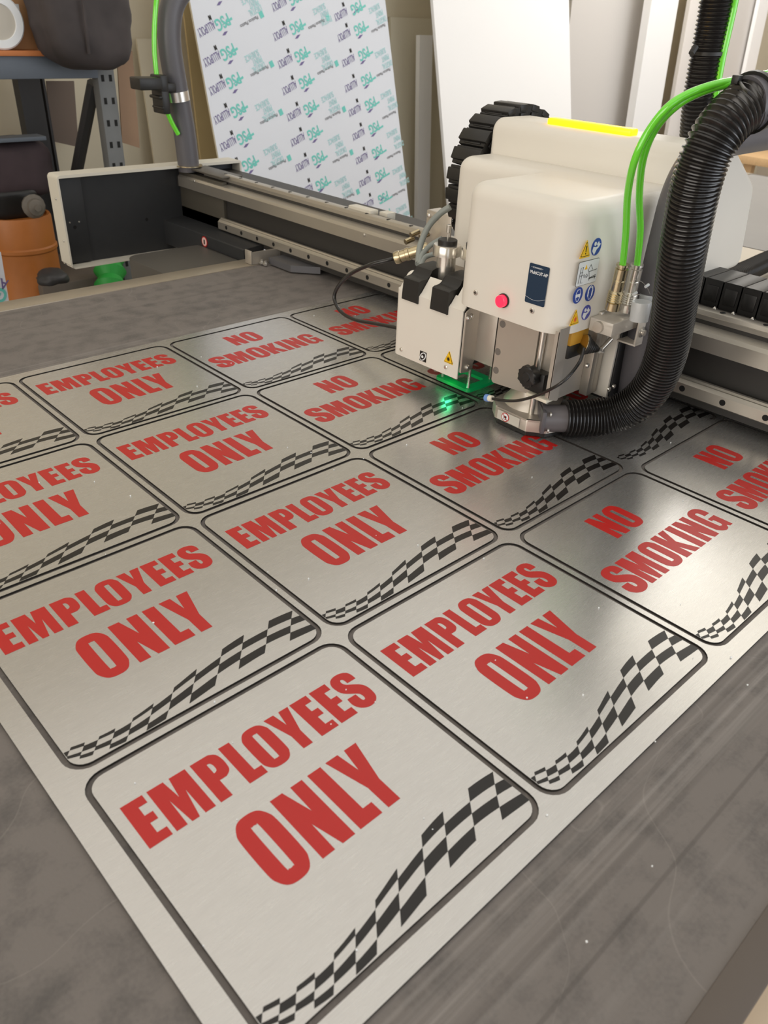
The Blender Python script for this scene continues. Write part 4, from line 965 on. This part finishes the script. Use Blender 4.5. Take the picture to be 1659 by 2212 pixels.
b = bmesh.new(); box(b, p.x - .006, p.x + .006, p.y - .005, p.y + .004, p.z - .003, p.z + .007, .001); tube(b, catmull([p + Vector((.004, -.002, 0)), atY(1612, 196, -.375), atY(1632, 215, -.378), atY(1640, 235, -.376)], 6), .0018, 8)
tag(obj('cable_tie', b, BPLAST), 'black cable tie holding the green tubes to the grey hose sleeve', 'cable tie')

# ================================================================== LEFT POLE
pb = atY(409, 372, 1.50)
po = thing('support_pole', 'grey bent steel pole standing on the far end of the beam', 'pole', (pb.x, 1.50, .18))
q = [Vector((pb.x, 1.50, .170))] + [atY(px, py, 1.50) for px, py in ((399, 290), (388, 225), (376, 160), (367, 100), (366, 55), (372, 14), (388, -18), (412, -38), (450, -48))]
b = bmesh.new(); tube(b, catmull(q, 10), .0325, 28); part('pole_tube', b, PIPE, po)
b = bmesh.new(); lathe(b, (pb.x, 1.50, .1845), (0, 0, 1), [(0, .042), (.003, .042)], 24); part('foot_ring', b, BRASS, po)
cl = atY(381, 207, 1.50)
b = bmesh.new(); up_ = (q[3] - q[2]).normalized(); tube(b, [cl - up_ * .013, cl + up_ * .013], .0375, 28); part('clamp_band', b, STEEL, po)
b = bmesh.new()
def pbx(px0, py0, px1, py1, d0=1.44, d1=1.50):
    a_ = atY(px0, py0, 1.45); c_ = atY(px1, py1, 1.45); box(b, min(a_.x, c_.x), max(a_.x, c_.x), d0, d1, min(a_.z, c_.z), max(a_.z, c_.z), .004)
pbx(297, 168, 350, 194); pbx(342, 162, 362, 200); pbx(345, 195, 366, 246); pbx(340, 207, 350, 214); pbx(346, 230, 354, 236); pbx(358, 180, 384, 200, 1.455, 1.50)
part('clamp_bracket', b, BPLAST, po)

# ================================================================== BACKGROUND BOARDS
def board(name, corners, th, m, label, cat='board', group=None, edge=None):
    """corners: four 3d points (bl, br, tr, tl) of the face; thickness is added behind"""
    c = [Vector(v) for v in corners]; n = (c[1] - c[0]).cross(c[3] - c[0]).normalized()
    if (EYE - c[0]).dot(n) < 0: n = -n
    g = bmesh.new(); f = [g.verts.new(v) for v in c]; k = [g.verts.new(v - n * th) for v in c]
    g.faces.new(f); g.faces.new(k[::-1])
    for i in range(4):
        fc = g.faces.new((f[i], f[(i + 1) % 4], k[(i + 1) % 4], k[i])); fc.material_index = 1 if edge else 0
    for v in g.verts: v.co.z = max(v.co.z, -.899)
    o = obj(name, g, [m, edge] if edge else m, smooth=None); tag(o, label, cat, group); return o, n
def down(p_hi, p_lo, z):
    t = (p_hi.z - z) / (p_hi.z - p_lo.z); return p_hi + (p_lo - p_hi) * t
# printed board: plane through three sight points
Aq = atY(410, 0, 2.56); Bq = atY(472, 340, 2.43); Cq = atY(832, 0, 2.70)
nrm = (Bq - Aq).cross(Cq - Aq).normalized()
def onpl(px, py): d = ray(px, py); return EYE + d * ((Aq - EYE).dot(nrm) / d.dot(nrm))
Dq = onpl(888, 487)
tl = down(Aq, Bq, 1.25); bl = down(Aq, Bq, -.895); tr = down(Cq, Dq, 1.25); br = down(Cq, Dq, -.895)
pbd, n_ = board('printed_board', (bl, br, tr, tl), .010, BOARDB, 'white board with teal upside-down print leaning behind the gantry beam', 'board', None, FOAM)
if n_.dot(nrm) < 0: nrm = -nrm
def prt(px, py):
    v = onpl(px, py); return v + nrm * .0012
prints = {'t': bmesh.new(), 'p': bmesh.new(), 'v': bmesh.new(), 'g': bmesh.new(), 'k': bmesh.new()}
def put(s, size, p0, p1, key, xs=1.0, bold=0.0, shift=(0, 0)):
    """text whose baseline runs from sight point p0 towards p1 (p0 = start)"""
    a_ = prt(*p0); b__ = prt(*p1); u = (b__ - a_).normalized(); v = nrm.cross(u)
    g = text_bm(s, size, xs, bold, .0001); g.transform(frame(a_ + u * shift[0] + v * shift[1], u, v)); merge(prints[key], g)
# logo stacks: image positions (P corner at right) measured down each column
cols = [[(490, 28), (502, 93), (514, 155), (524, 218), (537, 277), (548, 335), (558, 392)], [(646, -24), (649, 40), (659, 100), (668, 158), (678, 215), (686, 270), (696, 325), (704, 380), (710, 432)], [(778, 0), (785, 45), (794, 100), (800, 155), (808, 208), (816, 260), (823, 312), (830, 362), (836, 412), (842, 450)]]
for ci, col in enumerate(cols):
    for (px, py) in col:
        sl = (-46, 27)
        put('PSG', .064, (px, py), (px + sl[0], py + sl[1]), 't', .80, .0012)
        put('ALLUPOLY', .046, (px - 31, py + 16), (px - 31 + sl[0], py + 16 + sl[1]), 'v', .46, .0002)
        put('M', .022, (px - 36, py + 5), (px - 46 + sl[0], py + 2 + sl[1]), 'k', .8, .002)
        a_ = prt(px - 22, py - 16); c_ = prt(px - 10, py - 26); u = (c_ - a_); v = nrm.cross(u.normalized()); vs = [prints['v'].verts.new(x_) for x_ in (a_, a_ + u * .4 - v * .006, c_, a_ + u * .5 + v * .006)]; prints['v'].faces.new(vs)
        a_ = prt(px + 12, py + 14); c_ = prt(px - 12, py + 28); u = (c_ - a_).normalized(); v = nrm.cross(u); vs = [prints['t'].verts.new(x_) for x_ in (a_, a_ - v * .010, c_ - v * .002, c_)]; prints['t'].faces.new(vs)
for (px, py) in [(560, -2), (568, 122), (590, 228), (608, 325), (625, 412), (712, 22), (715, 118), (730, 213), (744, 305), (758, 395), (830, 22), (843, 118), (855, 208), (868, 292), (880, 372), (888, 455)]:
    sl = (-46, 26)
    if px > 820: pass
    for k_, wd in enumerate(('DIGITAL', 'PRINT', 'SURFACE')):
        put(wd, .036, (px + 2 - k_ * 7, py + 11 - k_ * 13.5), (px + 2 - k_ * 7 + sl[0], py + 10 - k_ * 13 + sl[1]), 'p', .62, .0005)
for (px, py) in [(560, 27), (582, 134), (602, 238), (620, 337), (703, 34), (722, 133), (738, 232), (754, 325), (768, 410), (835, 44), (846, 140), (858, 232), (868, 318), (878, 400)]:
    put('Plasticos Plastics', .020, (px - 4, py + 6), (px - 62, py + 38), 'g', .90, .0002)
    a_ = prt(px + 8, py + 2); c_ = prt(px - 1, py + 8); u = (c_ - a_).normalized(); v = nrm.cross(u)
    if px < 830: prints['t'].faces.new([prints['t'].verts.new(x_) for x_ in (a_ - v * .013, a_ + v * .013, a_ + u * .024 + v * .013, a_ + u * .024 - v * .013)])
for key, m_, nm in (('t', TEAL, 'teal_logo_print'), ('p', TEALP, 'pale_teal_text_print'), ('v', VIOL, 'violet_text_print'), ('g', GINK, 'grey_text_print'), ('k', BLK, 'black_mark_print')):
    part(nm, prints[key], m_, pbd, smooth=None)
pbd['label'] = 'white board with teal upside-down print leaning behind the gantry beam'
# tan board behind it on the left, pale boards on the right
def vboard(name, px0, py0, px1, py1, Y_, ztop, zbot, th, m, label, pxl=None, shear=0, edge=None, grp='boards leaning against the back wall', zb_shift=None):
    a_ = atY(px0, py0, Y_); c_ = atY(px1, py1, Y_)
    return board(name, [(a_.x + shear, Y_ - .12, zbot), (c_.x + shear, Y_ - .12, zbot), (c_.x, Y_, ztop), (a_.x, Y_, ztop)], th, m, label, 'board', grp, edge)
vboard('tan_board', 392, 100, 560, 100, 2.84, 1.1, -.895, .012, TAN, 'tan board showing as a narrow strip left of the printed board', shear=.03)
vboard('beige_board', 298, 110, 420, 110, 2.93, .47, -.895, .012, CREAM, 'low beige board against the wall left of the grey pole')
vboard('cream_foam_board', 842, 82, 960, 82, 2.97, .60, -.895, .02, mat('pale_cream_board', lin(218, 210, 188), .7), 'cream foam board standing just right of the printed board', shear=.01)
vboard('white_strip_board', 906, 90, 934, 90, 2.84, .52, -.895, .03, BOARDW, 'narrow tall white offcut standing right of the cream foam board', shear=-.015)
# big white board and the pale ones beyond it (different distances)
a0_ = atY(935, 0, 2.62); a1_ = atY(968, 420, 2.44); b0_ = atY(1229, 0, 2.72); b1_ = atY(1234, 260, 2.60)
board('white_board', (down(a0_, a1_, -.895), down(b0_, b1_, -.895), down(b0_, b1_, 1.5), down(a0_, a1_, 1.5)), .018, BOARDW, 'large bright white board leaning behind the white cutting head', 'board', 'boards leaning against the back wall')
vboard('pale_grey_board', 1225, 0, 1400, 0, 2.90, 1.6, -.895, .02, BOARDG, 'pale grey board between the large white board and the white post')
vboard('white_post', 1397, 0, 1456, 0, 2.72, 1.6, -.895, .06, BOARDW, 'white vertical plank standing right of the pale grey board', shear=0)
vboard('warm_grey_board', 1482, 0, 1600, 0, 2.80, 1.6, -.895, .03, mat('off_white_board', lin(232, 226, 220), .6), 'off-white board standing behind the hanging corrugated hose')
vboard('cool_grey_board', 1560, 0, 1636, 0, 2.60, 1.6, -.895, .03, BOARDG, 'cool grey board at the right, beside the bright white edge strip')
vboard('edge_strip_board', 1632, 0, 1654, 0, 2.55, 1.6, -.895, .03, BOARDW, 'thin bright white strip standing at the right picture edge')
# things on the right behind the table
b = bmesh.new(); p = atZ(1700, 345, -.3); box(b, 6.2, 7.2, .3, 2.3, -.30, -.24, .002); box(b, 6.25, 6.32, .35, .42, -.9, -.30); box(b, 7.08, 7.15, .35, .42, -.9, -.30); box(b, 6.25, 6.32, 2.18, 2.25, -.9, -.30); box(b, 7.08, 7.15, 2.18, 2.25, -.9, -.30)
tag(obj('plywood_bench', b, PLY), 'low plywood bench far behind the table at the right edge', 'bench')

# ================================================================== SHELVING RACK AND STORED THINGS
rk = thing('storage_rack', 'blue-grey steel storage rack with a perforated upright at the left', 'shelf', (.4, 2.55, -.9))
YF, YB = 2.30, 2.80
zt = atY(60, 121, YF).z; zb_ = atY(60, 171, YF).z
b = bmesh.new(); box(b, -1.2, atY(212, 150, YF).x, YF, YF + .05, zb_, zt, .003); part('shelf_beam', b, SHELFB, rk)
b = bmesh.new(); box(b, -1.2, atY(212, 150, YB).x - .12, YB - .05, YB, zb_, zt, .003); part('shelf_beam', b, SHELFB, rk)
ux0 = atY(222, 250, YF).x; ux1 = atY(258, 250, YF).x
b = bmesh.new(); box(b, ux0, ux1, YF, YF + .05, -.899, zt + .005, .003); up1 = part('upright', b, mat('upright_grey', lin(104, 106, 106), .5, noise=.06), rk)
b = bmesh.new()
for k in range(12):
    z_ = zt - .07 - k * .0755
    for fx in (.28, .74):
        x_ = ux0 + (ux1 - ux0) * fx; box(b, x_ - .006, x_ + .006, YF - .0006, YF + .0004, z_ - .011, z_ + .011, 0)
part('keyhole_slot', b, HOLE, up1)
x_ = ux1 - .02
b = bmesh.new(); cyl(b, (ux0 + .01, YF + .06, zb_ - .02), (ux0 - .02, YB - .03, zb_ - .62), .024, 8); part('brace', b, SHELFD, rk)
rx0 = atY(48, 250, YB).x; rx1 = atY(105, 250, YB).x
b = bmesh.new(); box(b, rx0, rx0 + .09, YB - .02, YB + .04, -.899, zt); box(b, rx0 + .10, rx1, YB - .02, YB + .03, -.899, zt); part('rear_upright', b, SHELFD, rk)
b = bmesh.new(); box(b, -1.2, atY(100, 120, YF).x, YF - .01, YB, zt, zt + .016, .001); part('shelf_deck', b, mat('orange_plywood', lin(206, 128, 74), .6, noise=.06, nscale=8), rk)
# low rail under the shelf (thin bright edge) with folded covers
zl = atY(50, 297, 2.45).z
b = bmesh.new(); box(b, -1.2, atY(100, 297, 2.45).x, 2.45, 2.53, zl - .014, zl, .001); part('lower_shelf', b, SHELFB, rk)
zd = zt + .0165
# cardboard box
bx0, bx1 = atY(-40, 60, 2.36).x, atY(76, 60, 2.36).x
cb = thing('cardboard_box', 'brown cardboard box with a pale paper label on the rack shelf', 'box', ((bx0 + bx1) / 2, 2.5, zd))
b = bmesh.new(); box(b, bx0, bx1, 2.36, 2.66, zd, zd + .30, .002); part('box_body', b, CARD, cb)
a_ = atY(24, 8, 2.3595); c_ = atY(46, 46, 2.3595)
b = bmesh.new(); box(b, a_.x, c_.x, 2.358, 2.3595, c_.z, a_.z); part('paper_label', b, WINK, cb)
# white discs (ends of rolls)
def rollend(px, py, lab, y_):
    c_ = atY(px, py, y_); c_.z = zd + .0825 + (.163 if py < 40 else 0); b = bmesh.new(); R_ = .082
    lathe(b, c_ + Vector((0, .055, 0)), (0, -1, 0), [(0, R_ - .004), (.0, R_), (.050, R_), (.055, R_ - .005), (.055, .054), (.047, .052)], 40)
    o = obj('white_roll', b, WINK); tag(o, lab, 'roll', 'white rolls on the rack shelf')
    b = bmesh.new(); lathe(b, c_ + Vector((0, .005, 0)), (0, -1, 0), [(0, .053), (.0005, .053)], 32); part('roll_core', b, mat('roll_core_grey', lin(196, 190, 178), .7), o)
zc = zd + .083
rollend(5, 76, 'white ring-shaped roll with a grey centre in front of the cardboard box', 2.298)
rollend(-30, 8, 'white roll at the upper left picture corner, above the lower roll', 2.298)
# big black bag: displaced box
def lump(name, cx, cy, cz, sx, sy, sz, m, lab, cat, seed=1, rough=.08, sq=3.0, n=28):
    random.seed(seed); g = bmesh.new(); bmesh.ops.create_uvsphere(g, u_segments=n, v_segments=n // 2 + 4, radius=1)
    ph = [random.uniform(0, 6) for _ in range(6)]
    for v in g.verts:
        c = v.co; k = (abs(c.x) ** sq + abs(c.y) ** sq + abs(c.z) ** sq) ** (-1 / sq)
        d_ = 1 + rough * (math.sin(3.1 * c.x + ph[0]) * math.sin(2.7 * c.z + ph[1]) + .6 * math.sin(6.3 * c.y + ph[2]) * math.sin(5.7 * c.x + ph[3]) + .35 * math.sin(13 * c.z + ph[4] + 4 * c.x) * math.sin(9 * c.x + ph[5]))
        v.co = Vector((c.x * k * sx * d_, c.y * k * sy * d_, c.z * k * sz * d_))
    g.transform(Matrix.Translation((cx, cy, cz))); o = obj(name, g, m, smooth=1.2); tag(o, lab, cat); return o
c_ = atY(190, 70, 2.16); bag = lump('black_bag', c_.x + .018, 2.235, c_.z + .036, .158, .12, .146, BAGM, 'crumpled black nylon bag overhanging the rack shelf', 'bag', 3, .05, 4.0, 40)
b = bmesh.new(); tube(b, catmull([c_ + Vector((-.03, -.06, .14)), c_ + Vector((-.035, -.065, .03)), c_ + Vector((-.03, -.05, -.06))], 8), .006, 8); part('seam', b, BAGM, bag)
# plum coloured folded cover on the lower shelf, machine parts below
c_ = atY(40, 370, 2.5); lump('folded_cover', c_.x - .02, 2.6, zl - .014 - .108, .17, .12, .105, BAGV, 'dark plum fabric cover bundled under the lower rack shelf', 'fabric cover', 5, .04, 5.0)
c_ = atY(30, 445, 2.42); lump('black_box_case', c_.x, 2.60, c_.z - .01, .14, .12, .058, BPLAST, 'black equipment case lying above the orange drum', 'case', 8, .01, 10.0)
c_ = atY(78, 448, 2.38); b = bmesh.new(); lathe(b, c_ + Vector((.0, .04, 0)), (0, -1, 0), [(0, .040), (.02, .045), (.03, .032), (.045, .03), (.05, .012), (.06, .012)], 14); tag(obj('hand_wheel', b, mat('grey_wheel', lin(112, 106, 98), .6, noise=.2, nscale=30)), 'grey worn wheel hub above the orange drum', 'wheel')
# orange drum
dc = atY(66, 560, 2.45); zdt = atY(66, 478, 2.36).z
b = bmesh.new(); R_ = (atY(137, 560, 2.5).x - atY(-6, 560, 2.5).x) / 2
zr = atY(60, 552, 2.36).z
zb2 = atY(66, 640, 2.3).z
lathe(b, (dc.x, 2.52, -.899), (0, 0, 1), [(0, R_ * .96), (.02, R_), (zb2 + .899 - .10, R_), (zb2 + .899 - .09, R_ * 1.03), (zb2 + .899 - .08, R_), (zr + .899 - .012, R_), (zr + .899 - .006, R_ * 1.04), (zr + .899 + .006, R_ * 1.04), (zr + .899 + .012, R_), (zdt + .899 - .01, R_), (zdt + .899, R_ * .97), (zdt + .899, R_ * .9), (zdt + .885, R_ * .88)], 48)
tag(obj('steel_drum', b, ORANGE), 'large orange steel drum standing below the rack', 'drum')
# brown cardboard sheet hanging beside the upright, cables behind
q = [atY(252, 105, 2.352), atY(286, 110, 2.352), atY(302, 320, 2.352), atY(264, 308, 2.352)]
board('cardboard_sheet', (q[3], q[2], q[1], q[0]), .006, BROWNC, 'brown cardboard sheet tucked behind the perforated rack upright', 'cardboard')
q = [atY(100, 175, 2.86), atY(160, 175, 2.86), atY(170, 318, 2.86), atY(112, 305, 2.86)]
board('cardboard_sheet', (q[3], q[2], q[1], q[0]), .006, mat('dull_brown_board', lin(118, 104, 94), .8), 'dull brown board between the dark rear upright and the brace', 'cardboard')
# green bag and clutter on the floor
c_ = atY(248, 592, 2.2); b = bmesh.new(); path_ = [c_ + Vector((-.03 + .012 * k, .02 * k, -.10 + .022 * k)) for k in range(10)]
tube(b, path_, lambda i, n: .055 + .010 * math.cos(i * PI), 20); tag(obj('green_bag', b, GRNF), 'bright green ribbed bag below the white end cover', 'bag')
c_ = atY(175, 615, 2.35); b = bmesh.new(); box(b, c_.x - .16, c_.x + .34, 2.35, 2.8, -.899, c_.z + .02, .01); tag(obj('floor_crate', b, mat('brown_grey_crate', lin(98, 90, 82), .7, noise=.15, nscale=6)), 'brown-grey crate on the floor right of the orange drum', 'crate')
c_ = atY(125, 605, 2.2); lump('dark_motor', c_.x, 2.25, c_.z, .06, .06, .03, SHELFD, 'small dark motor part beside the orange drum', 'motor', 4, .12, 2.2)
# corner of another printed board at the far left
y_ = 1.75
q = [atY(-60, 690, y_), atY(26, 690, y_), atY(2, 545, y_), atY(-70, 545, y_)]
sb, n2 = board('printed_board', (q[0], q[1], q[2], q[3]), .008, BOARDB, 'corner of a second white printed board at the far left below the drum', 'board')
vs_ = [v.co for v in sb.data.vertices]
q2 = atY(19, 606, y_ - .001); g = text_bm('AL', .045, .8, .0006, .0001); g.transform(frame(q2, (-.75, 0, .35), (-.35, 0, -.75))); part('violet_text_print', g, VIOL, sb, smooth=None)
q2 = atY(18, 628, y_ - .001); g = text_bm('G', .06, .8, .002, .0001); g.transform(frame(q2, (-.75, 0, .35), (-.35, 0, -.75))); part('teal_logo_print', g, TEAL, sb, smooth=None)
